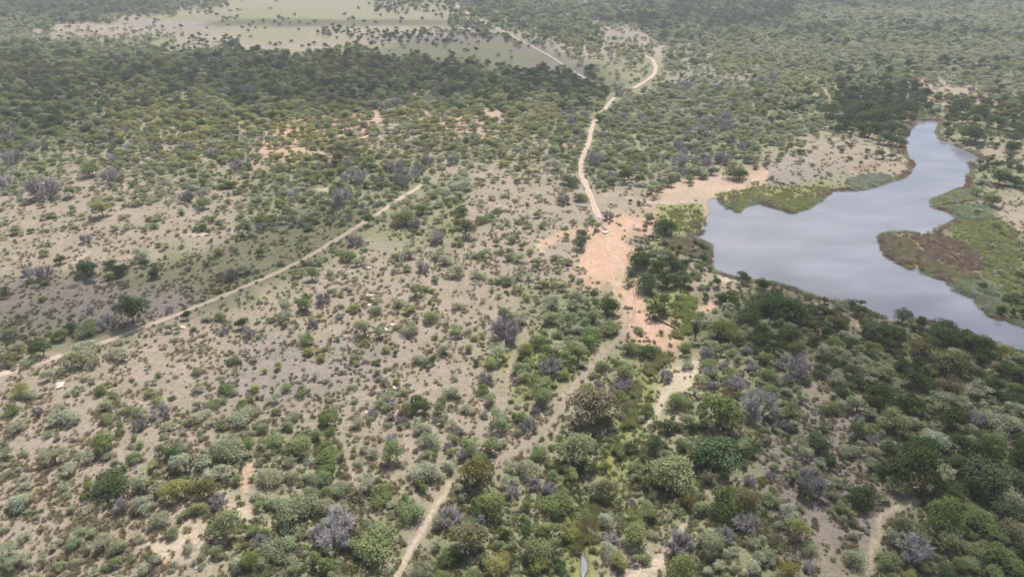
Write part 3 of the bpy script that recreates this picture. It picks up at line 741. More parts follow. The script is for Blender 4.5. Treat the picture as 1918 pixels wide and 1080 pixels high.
# ------------------------------------------------------------------ individual trees and bushes, read one by one off the photograph
# "px,py,width" : centre of the crown and its width in photo pixels
HAND = {
'd': """245,586,58,T 135,610,25 75,652,42 349,587,20 454,602,26 3,550,22 631,634,14 811,672,16,T 741,660,10,T 890,675,14 795,745,48 778,760,30 1135,572,44 1210,648,36 1242,572,58
1350,552,26 1320,549,20 1405,582,60 1428,555,60 1422,622,50 1240,790,50 1472,565,80 1500,585,50 1447,560,50 1485,617,50 1527,632,30 1452,647,40 1612,577,36 1662,612,62 1695,592,36 1732,600,30
1767,620,55 1810,630,50 1842,640,50 1670,645,40 1717,677,28 1725,707,55 1657,730,50 1647,747,44 1707,752,55 1782,780,56 1860,715,50 1902,730,50 212,890,74 312,842,46 1225,830,40 1342,842,95 1350,882,30
1352,940,66 1535,825,50 1552,862,34 1665,840,34 1717,868,95 1838,835,56 1855,880,95 1802,870,40 1890,950,56 1612,925,60 1782,920,60 850,1035,50 235,386,12 250,372,14 375,424,20 341,398,12 401,426,10
450,442,18 112,486,22 160,500,56 205,490,28 225,502,36 292,508,26 270,490,20 690,415,21,T 792,432,10 865,390,30 1067,332,40 1252,337,26 1337,317,20 1385,315,44 1180,330,40 987,380,10 1182,375,10 1197,377,12
1090,435,24 1089,455,32 1250,415,52 1192,490,46 1235,495,40 1262,495,34 1210,524,52 1282,520,40 1250,525,40 1390,520,28 1432,527,22 1657,287,30 1592,295,12 1614,302,9 1625,282,12 1577,282,12 1500,282,18
1905,335,36 1872,330,40 1897,275,30 1625,192,60 1652,210,60 1675,237,50 1630,237,50 1672,255,44 1600,207,34 1712,197,40 1550,197,40 1802,197,34 1835,207,34 1827,242,60 1877,225,45 1902,257,30 372,72,24 432,80,34 324,90,14
217,108,22 247,109,12 1455,552,34 1425,530,26 1530,572,34 1562,585,30 1345,530,22 1362,545,24 1600,560,34 1635,590,34 1545,612,40 1580,600,30 1690,625,44 1750,645,36 1780,640,40 1850,665,40 1880,690,36 1620,615,36 1540,690,40 1690,680,36 1655,875,40 1690,885,40 1745,840,50 1800,830,46 1830,905,60 1765,610,40 890,960,30 1095,870,34 1402,855,40 1320,860,40 1372,560,24""",
'g': """163,605,45 112,622,30 320,613,24 410,587,26 19,762,30 187,727,28 195,780,30 220,800,28 277,732,26 418,727,32 398,752,30 350,790,30 440,737,14 470,748,16 507,595,18 572,572,32 620,545,14 638,555,10
573,632,34 777,547,24,T 807,590,38 687,615,50 850,612,32 947,582,30 910,587,12 537,725,26 562,732,26 710,750,26 828,752,36 900,722,28 921,742,28 928,775,50 627,762,24 616,785,36 520,770,18 830,780,22
1032,587,40 1065,595,36 1110,590,36 1150,607,34 1100,622,50 1132,615,30 1012,632,40 987,650,36 975,680,36 1000,700,36 1018,715,36 1055,662,36 1102,657,50 1178,650,36 1125,680,30 1172,688,44 1155,732,30 1095,720,34
1140,778,30 1020,735,40 978,778,30 1350,615,60 1287,647,30 1330,680,36 1350,657,36 1365,695,30 1317,710,26 1210,757,28 1267,750,50 1345,780,80 1635,647,34 1660,692,40 1582,717,34 1677,782,62 1560,760,36 1500,742,26
1462,600,30 190,832,50 158,915,30 250,858,30 422,980,60 400,1025,36 322,995,26 145,1002,44 225,1050,36 208,938,26 465,825,30 567,830,60 512,822,50 620,860,56 605,888,46 495,940,36 730,845,46 705,922,50 775,945,52
730,1002,85 657,1022,40 602,1045,50 880,825,46 928,832,50 928,942,66 1080,835,72 1010,842,40 1067,885,50 1050,927,60 1100,950,36 1030,990,56 1010,1030,56 1255,880,90 1220,902,34 1225,922,26 1385,838,50 1322,955,40 1285,915,40
1210,945,40 1185,965,40 1225,967,26 1197,1002,56 1200,1040,36 1270,1060,56 1685,905,50 1517,930,34 1587,962,40 1517,1025,36 1762,962,76 1775,995,66 1727,1000,50 1845,975,60 1845,1022,50 1887,1042,60 1665,1045,46
45,330,28 167,312,50 380,378,32 135,358,30 88,402,24 132,392,24 205,370,26 297,455,16 202,516,22 387,492,16 51,525,20 86,525,14 27,428,26 135,427,10 90,455,16 640,340,20 707,415,12 652,475,36 762,402,50 790,390,36
762,502,20 582,515,30 615,510,18 597,487,22 566,492,14 905,475,28 955,478,26 955,447,20 921,437,12 935,422,12 490,470,22 512,410,24 897,337,22 812,360,26 802,337,26 907,407,28 927,392,16 997,322,28 1230,345,26 1140,315,26
1300,322,24 1085,365,28 1092,385,16 1010,397,24 970,412,16 987,420,18 1105,410,20 1215,407,24 1240,470,34 1315,497,34 1007,490,28 965,442,14 1045,497,12 1075,520,12 1047,532,30 1017,530,20 1832,352,34 1860,368,38
870,975,40 790,905,30 1560,640,40 1440,700,40 1480,770,40""",
'p': """18,622,30 165,642,45 55,672,32 17,684,22 148,668,60 228,657,40 388,588,24 98,700,32 50,737,30 120,778,50 30,800,36 195,757,30 260,775,34 318,797,26 370,690,28 442,672,26 365,725,28 380,775,34 457,775,50
528,578,46 709,577,28 745,567,28 771,612,34 860,568,26 830,648,34 934,652,40 670,668,24 780,668,28 515,747,24 610,712,18 659,722,18 665,745,18 719,707,24 730,738,26 850,725,36 875,760,28 671,787,28 552,777,26 782,782,22
792,797,34 845,790,26 975,590,40 1070,562,50 1085,612,30 1035,560,40 1317,597,30 1282,682,28 1575,567,36 1588,625,22 1567,655,50 1747,680,30 1565,700,40 1620,687,26 1772,750,56 1610,762,44 1825,725,50 1875,777,60
10,848,30 100,855,50 165,855,34 128,880,36 270,910,56 262,950,46 292,975,44 350,870,56 410,882,46 412,842,70 35,942,46 190,1015,40 220,1020,40 15,1030,40 30,1052,44 280,1060,40 352,1025,26 495,892,46 547,895,30 562,950,70
600,950,44 695,838,32 802,875,56 637,907,40 682,902,44 517,1017,60 805,822,40 815,975,34 790,1065,46 840,865,30 850,915,30 985,872,50 1137,962,40 1135,1022,40 1335,1022,60 1422,1060,50 1495,832,36 1515,860,40 1595,845,40
1630,868,34 1765,882,50 1765,825,60 1895,922,60 1560,902,34 1570,932,30 1475,965,44 1675,1010,40 1602,1042,50 257,472,40 442,465,14 462,502,30 767,472,34 832,487,30 817,475,28 647,517,16 582,490,20 550,510,28
855,505,40 897,512,28 950,522,30 655,397,26 537,410,30 870,342,40 1045,310,40 1075,412,14 1200,447,20 970,482,26 990,515,22 1842,337,25 1640,930,34""",
'y': """35,722,40 295,750,24 78,558,16 536,606,14 577,657,24 600,669,22 524,686,18 664,575,26 812,544,12 767,577,26 682,640,18 891,627,18 920,670,34 742,710,16 761,730,20 1880,657,30 1908,665,26
282,872,30 327,925,56 375,945,36 930,1055,56 1007,1055,40 1160,1050,36 1500,995,46 1475,1067,46 1705,1075,30 77,305,24 188,395,40 409,467,24 81,471,22 675,487,30 744,480,22""",
'o': """22,658,42 757,765,28 1110,760,100 1380,552,26 1357,740,36 1497,645,34 1567,600,40 1797,670,75 1732,645,50 1777,722,50 390,915,50 650,1065,36 877,1010,70 1135,902,50 1400,937,56 1692,980,46 1900,985,50 870,430,40 890,882,70""",
'b': """200,602,38 420,617,20 466,622,24 68,770,22 262,795,30 300,770,40 605,560,34 635,592,14 586,607,22 945,615,60 910,702,30 1032,682,46 1175,710,30 1005,790,40 1247,700,30 1382,725,36 1422,765,70 1497,692,50 1830,780,40
412,940,34 225,950,30 640,970,60 625,1012,56 595,1000,40 842,962,50 892,972,34 1272,1015,56 1357,1005,40 1397,980,50 1520,910,60 1712,1030,60 78,350,66 10,340,36 205,330,34 348,368,34 445,308,30 210,300,20 22,290,40
430,510,32 352,502,14 82,512,34 50,507,24 160,447,24 670,330,38 640,370,40 742,315,32 752,338,36 802,302,30 847,300,24 665,450,30 777,420,26 817,445,32 791,500,28 1115,297,38 1147,330,26 1355,292,36 1272,297,36 1055,372,28 1140,405,22""",
}
KEEP_OFF = []   # x, y, radius of individually placed plants
plants = []
for tone, txt in HAND.items():
    for tok in txt.split():
        f = tok.split(',')
        plants.append(dict(tone=tone, px=float(f[0]), py=float(f[1]), w=float(f[2]), tall=len(f) > 3))
prng = random.Random(5)
for p in plants:
    W = p['w'] / float(ppm(p['py']))
    for _ in range(2):
        asp = {'d': .85, 'g': .82, 'p': .72, 'y': .82, 'o': .85, 'b': .68}[p['tone']]
        x, y = px2xy(p['px'], p['py'], z=asp * W * .48)
        W = p['w'] / float(ppm(p['py'])) * (1 - asp * W * .5 / CAM_H)
    p['W'] = max(W, .8) * 1.04
    p['x'], p['y'] = float(x), float(y)
XY = np.array([(p['x'], p['y']) for p in plants])
# the trodden paths stay open: crowns stand aside of them
for idx_, w_, poly_ in path_xy[:2]:
    for p, q in zip(plants, XY):
        d0 = seg_dist(q[None], poly_, False)[0]; need = w_ * 1.2 + p['W'] * .48
        if d0 < need:
            gx_ = seg_dist(q[None] + [[.1, 0]], poly_, False)[0] - d0
            p['x'] += (1 if gx_ > 0 else -1) * (need - d0)
XY = np.array([(p['x'], p['y']) for p in plants])
# keep trunks out of the water
sdp = water_sd(XY)
for p, s in zip(plants, sdp):
    if s < .6: p['y'] -= (1.2 - s)
XY = np.array([(p['x'], p['y']) for p in plants])
HZ = ground_h(XY)
for p, z in zip(plants, HZ): p['z'] = float(z)

# ---- what to call each one
LAND = [((248,600),"the tall roadside tree"),((30,690),"the dirt road's lower end"),((150,700),"the small white rocks"),((560,690),"the grey stony slope"),((455,955),"the white soil patch"),
 ((315,1030),"the pale sandy ground"),((770,1030),"the reddish footpath"),((1093,1050),"the stream pool"),((1270,730),"the pale sand bank"),((1135,490),"the red earth clearing"),((1302,600),"the dead spike tree"),
 ((1120,395),"the winding road's end"),((1098,290),"the winding road's bend"),((700,425),"the tree shading the dirt road"),((780,350),"the dirt road's top end"),((80,350),"the biggest bare shrub"),
 ((170,500),"the dark clump"),((1290,400),"the grassy pond corner"),((1370,515),"the near pond bank"),((1865,690),"the sandy pondside gap"),((1600,590),"the wooded pond bank"),((1650,230),"the pond head"),
 ((1850,225),"the far pond corner"),((1850,365),"the reed spit"),((1640,990),"the forked sandy path"),((1840,880),"the dark thicket"),((1342,850),"the great dark tree"),((567,850),"the pale thicket"),((640,990),"the grey bare thicket"),
 ((945,615),"the grey leafless bush"),((1110,760),"the great olive tree"),((800,600),"the sandy slope"),((850,740),"the dark green pair"),((60,820),"the lower slope edge"),((212,890),"the dark rounded tree"),((400,740),"the rocky slope"),
 ((420,580),"the mid dirt road"),((1520,900),"the grey scrub flat"),((1200,900),"the stream gully"),((900,930),"the shaded hollow"),((1000,690),"the bright green thicket"),((870,440),"the olive tree on the flat"),((1230,640),"the rusty earth bank"),
 ((1640,310),"the grassy headland"),((400,75),"the far straw field"),((930,480),"the scattered bush flat"),((1720,710),"the shaded woodland"),((990,840),"the sandy track"),((1420,970),"the mixed scrub"),((1240,320),"the green scrub by the road"),((200,780),"the open slope"),((600,500),"the shaded roadside")]
TONEW = {'d': "dark green", 'g': "mid green", 'p': "pale grey-green", 'y': "yellow-green", 'o': "olive brown", 'b': "bare grey"}
for p in plants:
    p['kind'] = 'bare_shrub' if p['tone'] == 'b' else ('tree' if (p['W'] > 4.6 or p['tall']) else 'bush')
    nb = min(LAND, key=lambda L: (L[0][0] - p['px']) ** 2 + 2.2 * (L[0][1] - p['py']) ** 2)
    p['land'] = nb[1]; p['lp'] = nb[0]
def side(p):
    dx, dy = p['px'] - p['lp'][0], p['py'] - p['lp'][1]
    r = math.hypot(dx, dy)
    if r < 22: return "at"
    if abs(dx) > abs(dy) * 1.2: return "right of" if dx > 0 else "left of"
    return "below" if dy > 0 else "above"
from collections import defaultdict
grp = defaultdict(list)
for p in plants:
    p['side'] = side(p)
    grp[p['tone'], p['kind'], p['side'], p['land']].append(p)
ORD = ["first", "second", "third", "fourth", "fifth", "sixth", "seventh", "eighth", "ninth"]
NUMW = {2: "two", 3: "three", 4: "four", 5: "five", 6: "six", 7: "seven", 8: "eight", 9: "nine"}
for (tone, kind, sd, land), ps in grp.items():
    noun = {'tree': 'tree', 'bush': 'bush', 'bare_shrub': 'shrub'}[kind]
    plural = {'tree': 'trees', 'bush': 'bushes', 'shrub': 'shrubs'}[noun]
    if len(ps) == 1:
        ps[0]['label'] = f"{TONEW[tone]} {noun} {sd} {land}"
    elif len(ps) == 2:
        a, b = sorted(ps, key=lambda q: -q['w'])
        if a['w'] > b['w'] * 1.25:
            a['label'] = f"larger of two {TONEW[tone]} {plural} {sd} {land}"; b['label'] = f"smaller of two {TONEW[tone]} {plural} {sd} {land}"
        else:
            a, b = sorted(ps, key=lambda q: q['px'])
            if abs(a['px'] - b['px']) < 12:
                a, b = sorted(ps, key=lambda q: -q['py'])
                a['label'] = f"nearer of two {TONEW[tone]} {plural} {sd} {land}"; b['label'] = f"farther of two {TONEW[tone]} {plural} {sd} {land}"
            else:
                a['label'] = f"left one of two {TONEW[tone]} {plural} {sd} {land}"; b['label'] = f"right one of two {TONEW[tone]} {plural} {sd} {land}"
    else:
        ps = sorted(ps, key=lambda q: q['px'])
        big = max(ps, key=lambda q: q['w']); rest = sorted(ps, key=lambda q: -q['w'])
        for i, q in enumerate(ps):
            if q is big and rest[0]['w'] > rest[1]['w'] * 1.3:
                q['label'] = f"largest of {NUMW.get(len(ps), 'several')} {TONEW[tone]} {plural} {sd} {land}"
            else:
                q['label'] = f"leftmost of {NUMW.get(len(ps), 'several')} {TONEW[tone]} {plural} {sd} {land}" if i == 0 else f"{ORD[min(i, 8)]} from left of {NUMW.get(len(ps), 'several')} {TONEW[tone]} {plural} {sd} {land}"

GROUPT = {'tree': 'trees standing about the bushveld', 'bush': 'leafy bushes dotted over the slopes', 'bare_shrub': 'bare grey shrubs among the green bush'}
def empty(name, loc, rz, sc3, **props):
    o = bpy.data.objects.new(name, None)
    o.empty_display_size = .5
    o.location = loc; o.rotation_euler = (0, 0, rz); o.scale = sc3
    C.objects.link(o)
    for k, v in props.items(): o[k] = v
    return o
for i, p in enumerate(plants):
    W = p['W']; t = p['tone']
    hz = prng.uniform(.88, 1.12)
    root = empty(p['kind'], (p['x'], p['y'], p['z']), prng.uniform(0, 6.28), (W, W * prng.uniform(.92, 1.05), W * hz),
                 label=p['label'], category={'tree': 'tree', 'bush': 'bush', 'bare_shrub': 'shrub'}[p['kind']], group=GROUPT[p['kind']])
    if t == 'b':
        link("twigs", TWIGM[prng.randrange(3)], root)
    else:
        k = 4 if p['tall'] else prng.choice([q for q in TONE_SHAPES[t] if p['w'] < 60 or q in (1, 3, 8, 9)])
        if p['tall']: root.scale = (W, W, W * 1.15)
        link("crown", CROWN[t, k], root)
        link("trunk", TR[k][0], root)

# ------------------------------------------------------------------ the bush beyond the ones picked out (one mass per kind)
def scatter_positions():
    out = []
    # bands in photo rows, dart throwing on a jittered ground grid whose spacing follows the plant size
    bands = [(1180, 700, 2.9, (1.3, 4.2)), (700, 430, 3.2, (1.5, 4.6)), (430, 250, 3.9, (2.2, 5.6)), (250, 130, 4.4, (3.0, 7.0)), (130, 45, 5.0, (3.8, 8.5)), (45, -32, 6.0, (4.8, 10)), (-32, -75, 12.0, (9, 15))]
    for y0, y1, step, (s0, s1) in bands:
        _, Y0 = px2xy(959, y0); _, Y1 = px2xy(959, y1)
        ys = np.arange(float(Y0), float(Y1), step)
        for yy in ys:
            xmax = 0.80 * (yy * CP + CAM_H * SP) + 12
            xs = np.arange(-xmax, xmax, step)
            P = np.stack([xs + rng.uniform(-.5, .5, len(xs)) * step, yy + rng.uniform(-.5, .5, len(xs)) * step], 1)
            out.append(np.column_stack([P, np.full(len(P), s0), np.full(len(P), s1), np.full(len(P), step)]))
    return np.concatenate(out)
A = scatter_positions()
P2 = A[:, :2]
px, py = xy2px(P2[:, 0], P2[:, 1])
pxc = np.clip(px, 0, 1917)
py_c = py - .34 * (A[:, 2] + A[:, 3]) * .5 * ppm(np.maximum(py, -60))
k, f, c = row_lookup(pxc, py_c, 1.0, 400)
pickrow = np.where(rng.uniform(size=len(f)) < f, k + 1, k)
cov = tab_cov[pickrow, c]
mixi = tab_mix[pickrow, c]
clump = fbm(P2[:, 0] / 14., P2[:, 1] / 14., 51, 3)
prob = np.clip(cov * (1 + (clump - .5) * 4.5 * (1 - cov)), 0, 1)
# small plants fill the sparse country, so thin the probability a little there
prob = np.where((py < 75) & (cov < .1), prob * .45, prob)
keep = rng.uniform(size=len(P2)) < prob * 1.02
keep &= ~((seg_dist(P2, STREAM, False) < 2.4) & (py < 900) & (py > 560) & (rng.uniform(size=len(P2)) < .8))
size_guess = A[:, 2] * .45
sd = water_sd(P2)
keep &= sd > 1.5
for ln in road_lines:
    keep &= seg_dist(P2, ln[::3], False) > (2.6 + np.where(py < 200, 1.8, 0))
for idx, w, poly in path_xy:
    keep &= seg_dist(P2, poly[::2] if len(poly) > 6 else poly, False) > w * 2.1 + size_guess
for idx, s, poly in patch_xy:
    if SOILS[idx] in 'wrlq':
        keep &= ~(inside(P2, poly) & (rng.uniform(size=len(P2)) < .9))
A, P2, cov, mixi, px, py = A[keep], P2[keep], cov[keep], mixi[keep], px[keep], py[keep]
size = A[:, 2] + (A[:, 3] - A[:, 2]) * rng.beta(1.5, 1.9, len(A)) * (.45 + .75 * cov) * np.where(cov > .8, 1.18, 1.0)
# clear of the ones placed singly
R1 = np.array([p['W'] / 2 for p in plants])
ok = np.ones(len(P2), bool)
for j in range(len(XY)):
    d = np.hypot(P2[:, 0] - XY[j, 0], P2[:, 1] - XY[j, 1])
    ok &= d > R1[j] * .85 + size * .18
A, P2, cov, mixi, px, py, size = A[ok], P2[ok], cov[ok], mixi[ok], px[ok], py[ok], size[ok]
clump2 = fbm(P2[:, 0] / 22., P2[:, 1] / 22., 55, 2)
tone = np.array([MIXES[m][int((min(max((cl - .5) * 1.7 + .5 + (r - .5) * .9, 0), .999)) * len(MIXES[m]))] for m, cl, r in zip(mixi, clump2, rng.uniform(size=len(mixi)))])
pale_ = (cov < .35) & (tone == 'g') & (rng.uniform(size=len(P2)) < .45)
tone = np.where(pale_, 'p', tone)
u_ = rng.uniform(size=len(P2))
tone = np.where((py < 420) & (tone == 'g') & (u_ < .28), 'p', tone)
tone = np.where((py < 420) & (tone == 'g') & (u_ > .90), 'y', tone)
tone = np.where((tone == 'b') & (u_ < np.where(py < 430, .55, .35)), np.where(u_ < .2, 'p', 'g'), tone)
tone = np.where((py < 320) & (px < 1150) & (tone == 'd') & (u_ < .35), 'g', tone)
tone = np.where((py > 560) & (py < 780) & (px > 1380) & (tone == 'g') & (u_ < .35), 'd', tone)
z2 = ground_h(P2)
print("scattered plants", len(P2))

def geo_instancer(name, me_points, protos, pick, **props):
    """one object whose points carry copies of the prototype plants (uncountable mass)"""
    col = bpy.data.collections.new(name + "_kinds")
    for i, pm in enumerate(protos):
        o = bpy.data.objects.new(f"{name}_kind_{i:03d}", pm); col.objects.link(o)
    ng = bpy.data.node_groups.new(name, 'GeometryNodeTree')
    ng.interface.new_socket("Geometry", in_out='INPUT', socket_type='NodeSocketGeometry')
    ng.interface.new_socket("Geometry", in_out='OUTPUT', socket_type='NodeSocketGeometry')
    ns, ls = ng.nodes, ng.links
    gi = ns.new('NodeGroupInput'); go = ns.new('NodeGroupOutput')
    ci = ns.new('GeometryNodeCollectionInfo'); ci.inputs['Collection'].default_value = col
    ci.inputs['Separate Children'].default_value = True; ci.inputs['Reset Children'].default_value = True
    ip = ns.new('GeometryNodeInstanceOnPoints'); ip.inputs['Pick Instance'].default_value = True
    def attr(n, dt):
        a = ns.new('GeometryNodeInputNamedAttribute'); a.data_type = dt; a.inputs['Name'].default_value = n
        return a.outputs['Attribute']
    ls.new(gi.outputs[0], ip.inputs['Points']); ls.new(ci.outputs[0], ip.inputs['Instance'])
    ls.new(attr("pick", 'INT'), ip.inputs['Instance Index'])
    ls.new(attr("scl", 'FLOAT_VECTOR'), ip.inputs['Scale'])
    e2r = ns.new('FunctionNodeEulerToRotation')
    ls.new(attr("rot", 'FLOAT_VECTOR'), e2r.inputs[0]); ls.new(e2r.outputs[0], ip.inputs['Rotation'])
    ls.new(ip.outputs[0], go.inputs[0])
    o = link(name, me_points, kind="stuff", **props)
    md = o.modifiers.new("copies", 'NODES'); md.node_group = ng
    return o
def point_mesh(name, P3, pick, scl, rot):
    me = bpy.data.meshes.new(name)
    me.vertices.add(len(P3)); me.vertices.foreach_set("co", np.asarray(P3, np.float32).ravel())
    a = me.attributes.new("pick", 'INT', 'POINT'); a.data.foreach_set("value", pick.astype(np.int32))
    a = me.attributes.new("scl", 'FLOAT_VECTOR', 'POINT'); a.data.foreach_set("vector", scl.astype(np.float32).ravel())
    a = me.attributes.new("rot", 'FLOAT_VECTOR', 'POINT'); a.data.foreach_set("vector", rot.astype(np.float32).ravel())
    return me
def plant_proto(t, i):
    V, F = GEO[i][0], GEO[i][1]; tv, tf = TR[i][1], TR[i][2]
    me = fast_mesh("plant", np.concatenate([V, tv]), np.concatenate([F, tf + len(V)]))
    at = me.attributes.new("leafvar", 'FLOAT', 'POINT'); at.data.foreach_set("value", np.concatenate([GEO[i][2], np.full(len(tv), .5)]).astype(np.float32))
    me.materials.append(LM[t]); me.materials.append(BARK)
    me.polygons.foreach_set("material_index", np.concatenate([np.zeros(len(F)), np.ones(len(tf))]).astype(np.int32))
    return me
def mass(name, sel, protos_by_tone, **props):
    protos, index = [], {}
    for t, L in protos_by_tone.items():
        index[t] = list(range(len(protos), len(protos) + len(L))); protos += L
    n = sel.sum()
    if n == 0: return
    pk = np.array([index[t][rng.integers(len(index[t]))] for t in tone[sel]])
    s = size[sel]
    scl = np.column_stack([s * rng.uniform(.88, 1.12, n), s * rng.uniform(.88, 1.12, n), s * rng.uniform(.85, 1.15, n) * np.interp(py[sel], [90, 300], [1.3, 1.0])])
    rot = np.column_stack([np.zeros(n), np.zeros(n), rng.uniform(0, 6.28, n)])
    me = point_mesh(name, np.column_stack([P2[sel], z2[sel]]), pk, scl, rot)
    geo_instancer(name, me, protos, pk, **props)
PB = {t: [plant_proto(t, i) for i in L] for t, L in TONE_SHAPES.items()}
mass("bushveld_woodland", tone != 'b', PB, label="mixed green savanna bush covering the country around the pond", category="woodland")
mass("bare_scrub", tone == 'b', {'b': TWIGM}, label="leafless grey scrub scattered all through the green bush", category="scrub")

# ------------------------------------------------------------------ grass tussocks and low scrub on the open ground
def tuft_geo(seed, n=46, h=.55, spread=.5):
    r = np.random.default_rng(seed)
    a = r.uniform(0, 6.28, n); q = np.sqrt(r.uniform(0, 1, n)) * .22
    b = np.column_stack([np.cos(a) * q, np.sin(a) * q, np.full(n, -.05)])
    lean = np.column_stack([np.cos(a), np.sin(a), np.zeros(n)]) * r.uniform(.1, spread, n)[:, None]
    top = b + lean + np.array([0, 0, 1]) * (h * r.uniform(.55, 1.15, n))[:, None]
    s = np.column_stack([-np.sin(a + r.normal(size=n)), np.cos(a), np.zeros(n)]) * .045
    V = np.stack([b - s, b + s, top + s * .5, top - s * .5], 1).reshape(-1, 3)
    return V, np.arange(n * 4).reshape(n, 4), np.repeat(np.clip(r.normal(.5, .25, n), 0, 1), 4)
def simple_leaf(name, col, var=.3):
    m, ns, ls = mat(name)
    out = N(ns, 'ShaderNodeOutputMaterial'); df = N(ns, 'ShaderNodeBsdfDiffuse'); oi = N(ns, 'ShaderNodeObjectInfo')
    hsv = N(ns, 'ShaderNodeHueSaturation'); hsv.inputs['Color'].default_value = (*col, 1)
    ls.new(maprange(ns, ls, oi.outputs['Random'], 0, 1, 1 - var, 1 + var), hsv.inputs['Value'])
    ls.new(maprange(ns, ls, oi.outputs['Random'], 0, 1, .485, .515), hsv.inputs['Hue'])
    ls.new(hsv.outputs[0], df.inputs[0])
    tl = N(ns, 'ShaderNodeBsdfTranslucent'); ls.new(hsv.outputs[0], tl.inputs[0]); mx = N(ns, 'ShaderNodeMixShader'); mx.inputs[0].default_value = .4
    ls.new(df.outputs[0], mx.inputs[1]); ls.new(tl.outputs[0], mx.inputs[2]); ls.new(mx.outputs[0], out.inputs[0])
    return m
G_STRAW = simple_leaf("dry_grass", (.36, .30, .19)); G_GREEN = simple_leaf("green_grass", (.20, .22, .09)); G_GREY = simple_leaf("grey_forb", (.24, .21, .165))
def low_mound(seed, m):
    V, F, lv, _ = crown_geo(seed, 'wide')
    sel = np.random.default_rng(seed).choice(len(F), 420, replace=False)
    Vn = V.reshape(-1, 4, 3)[sel]
    c = Vn.mean(1, keepdims=True); Vn = c + (Vn - c) * 2.0
    return leafy_mesh("tussock", Vn.reshape(-1, 3), np.arange(420 * 4).reshape(420, 4), lv.reshape(-1, 4)[sel].ravel(), m)
tuft_meshes = []
for s, m in ((1, G_STRAW), (2, G_GREEN), (3, G_GREY), (4, G_STRAW)):
    V, F, lv = tuft_geo(s); tuft_meshes.append(leafy_mesh("tuft", V, F, lv, m))
tuft_meshes += [low_mound(11, LM['p']), low_mound(12, LM['g']), low_mound(13, LM['o']), low_mound(14, G_GREY)]
def grass():
    n = 120000
    pxs = rng.uniform(-60, 1980, n); pys = 1150 - 900 * rng.uniform(0, 1, n) ** 1.15
    X, Y = px2xy(pxs, pys); Pg = np.stack([X, Y], 1)
    pcl = np.clip(pxs, 0, 1917)
    kk, ff, cc = row_lookup(pcl, pys, 1.0, 500)
    so = tab_soil[np.where(rng.uniform(size=n) < ff, kk + 1, kk), cc]
    dens = np.array([{'t': .42, 's': .3, 'g': .6, 'o': .8, 'r': .10, 'k': .5, 'w': .1, 'u': .7, 'l': .6, 'q': .15}[ch] for ch in SOILS])[so]
    cl = fbm(X / 6., Y / 6., 71, 3)
    kp = rng.uniform(size=n) < .8 * dens * np.clip(.2 + (cl - .35) * 3, .1, 1.3)
    kp &= water_sd(Pg) > .8
    for ln in road_lines: kp &= seg_dist(Pg, ln[::3], False) > 1.25
    for idx, w, poly in path_xy: kp &= seg_dist(Pg, poly[::2] if len(poly) > 6 else poly, False) > w * .9
    for idx, s, poly in patch_xy:
        if SOILS[idx] in 'wrq': kp &= ~(inside(Pg, poly) & (rng.uniform(size=n) < .93))
    Pg, so, pys = Pg[kp], so[kp], pys[kp]
    n = len(Pg)
    wts = {'t': [5, 1, 2, 4, 1.0, .3, .3, 1.6], 's': [5, 1, 0, 5, 0, 0, 0, 0], 'g': [1, 4, 1, 1, 1, 1.5, .5, .5], 'o': [0, 4, 1, 0, .5, 3, 1, .5], 'r': [2, 0, 2, 2, 1, 0, 1, 1],
           'k': [1, .3, 4, 1, .8, .1, .3, 4], 'w': [1, 0, 1, 1, 1, 0, 0, 1], 'u': [1, .5, 4, 1, 0, 0, 3, 1], 'l': [0, 8, 0, 0, 0, 2, 0, 0], 'q': [2, 0, 2, 2, 1, 0, 1, 1]}
    cum = np.array([np.cumsum(np.array(wts[ch]) / sum(wts[ch])) for ch in SOILS])
    pk = (rng.uniform(size=n)[:, None] > cum[so]).sum(1).clip(0, 7)
    s = rng.uniform(.45, 1.25, n) * (1 + .5 * np.clip((700 - pys) / 450., 0, 1)) * np.where(pk > 3, .95, 1.0)
    scl = np.column_stack([s * 1.1, s * 1.1, s * np.where(pk > 3, .75, .9)])
    rot = np.column_stack([np.zeros(n), np.zeros(n), rng.uniform(0, 6.28, n)])
    me = point_mesh("grass", np.column_stack([Pg, ground_h(Pg)]), pk, scl, rot)
    geo_instancer("grass", me, tuft_meshes, pk, label="dry tussock grass and low scrub on the open ground", category="grass")
grass()

# ------------------------------------------------------------------ grey stones on the slope
def stone_mesh(seed, m):
    bm = bmesh.new(); bmesh.ops.create_icosphere(bm, subdivisions=1, radius=.5)
    r = random.Random(seed)
    for v in bm.verts:
        v.co *= r.uniform(.72, 1.15); v.co.z *= .55; v.co.x *= 1.2
    me = bpy.data.meshes.new("stone"); bm.to_mesh(me); bm.free(); me.materials.append(m)
    return me
def stone_mat(name, a, b):
    m, ns, ls = mat(name)
    out = N(ns, 'ShaderNodeOutputMaterial'); bs = N(ns, 'ShaderNodeBsdfPrincipled', i_Roughness=.9)
    tc = N(ns, 'ShaderNodeTexCoord'); n = N(ns, 'ShaderNodeTexNoise', i_Scale=4.0, i_Detail=5.0)
    ls.new(tc.outputs['Object'], n.inputs[0])
    ls.new(mixc(ns, ls, n.outputs[0], a, b), bs.inputs['Base Color']); ls.new(bs.outputs[0], out.inputs[0])
    return m
SM = stone_mat("grey_stone", (.16, .145, .135), (.34, .31, .28))
WM = stone_mat("pale_stone", (.40, .34, .28), (.58, .50, .42))
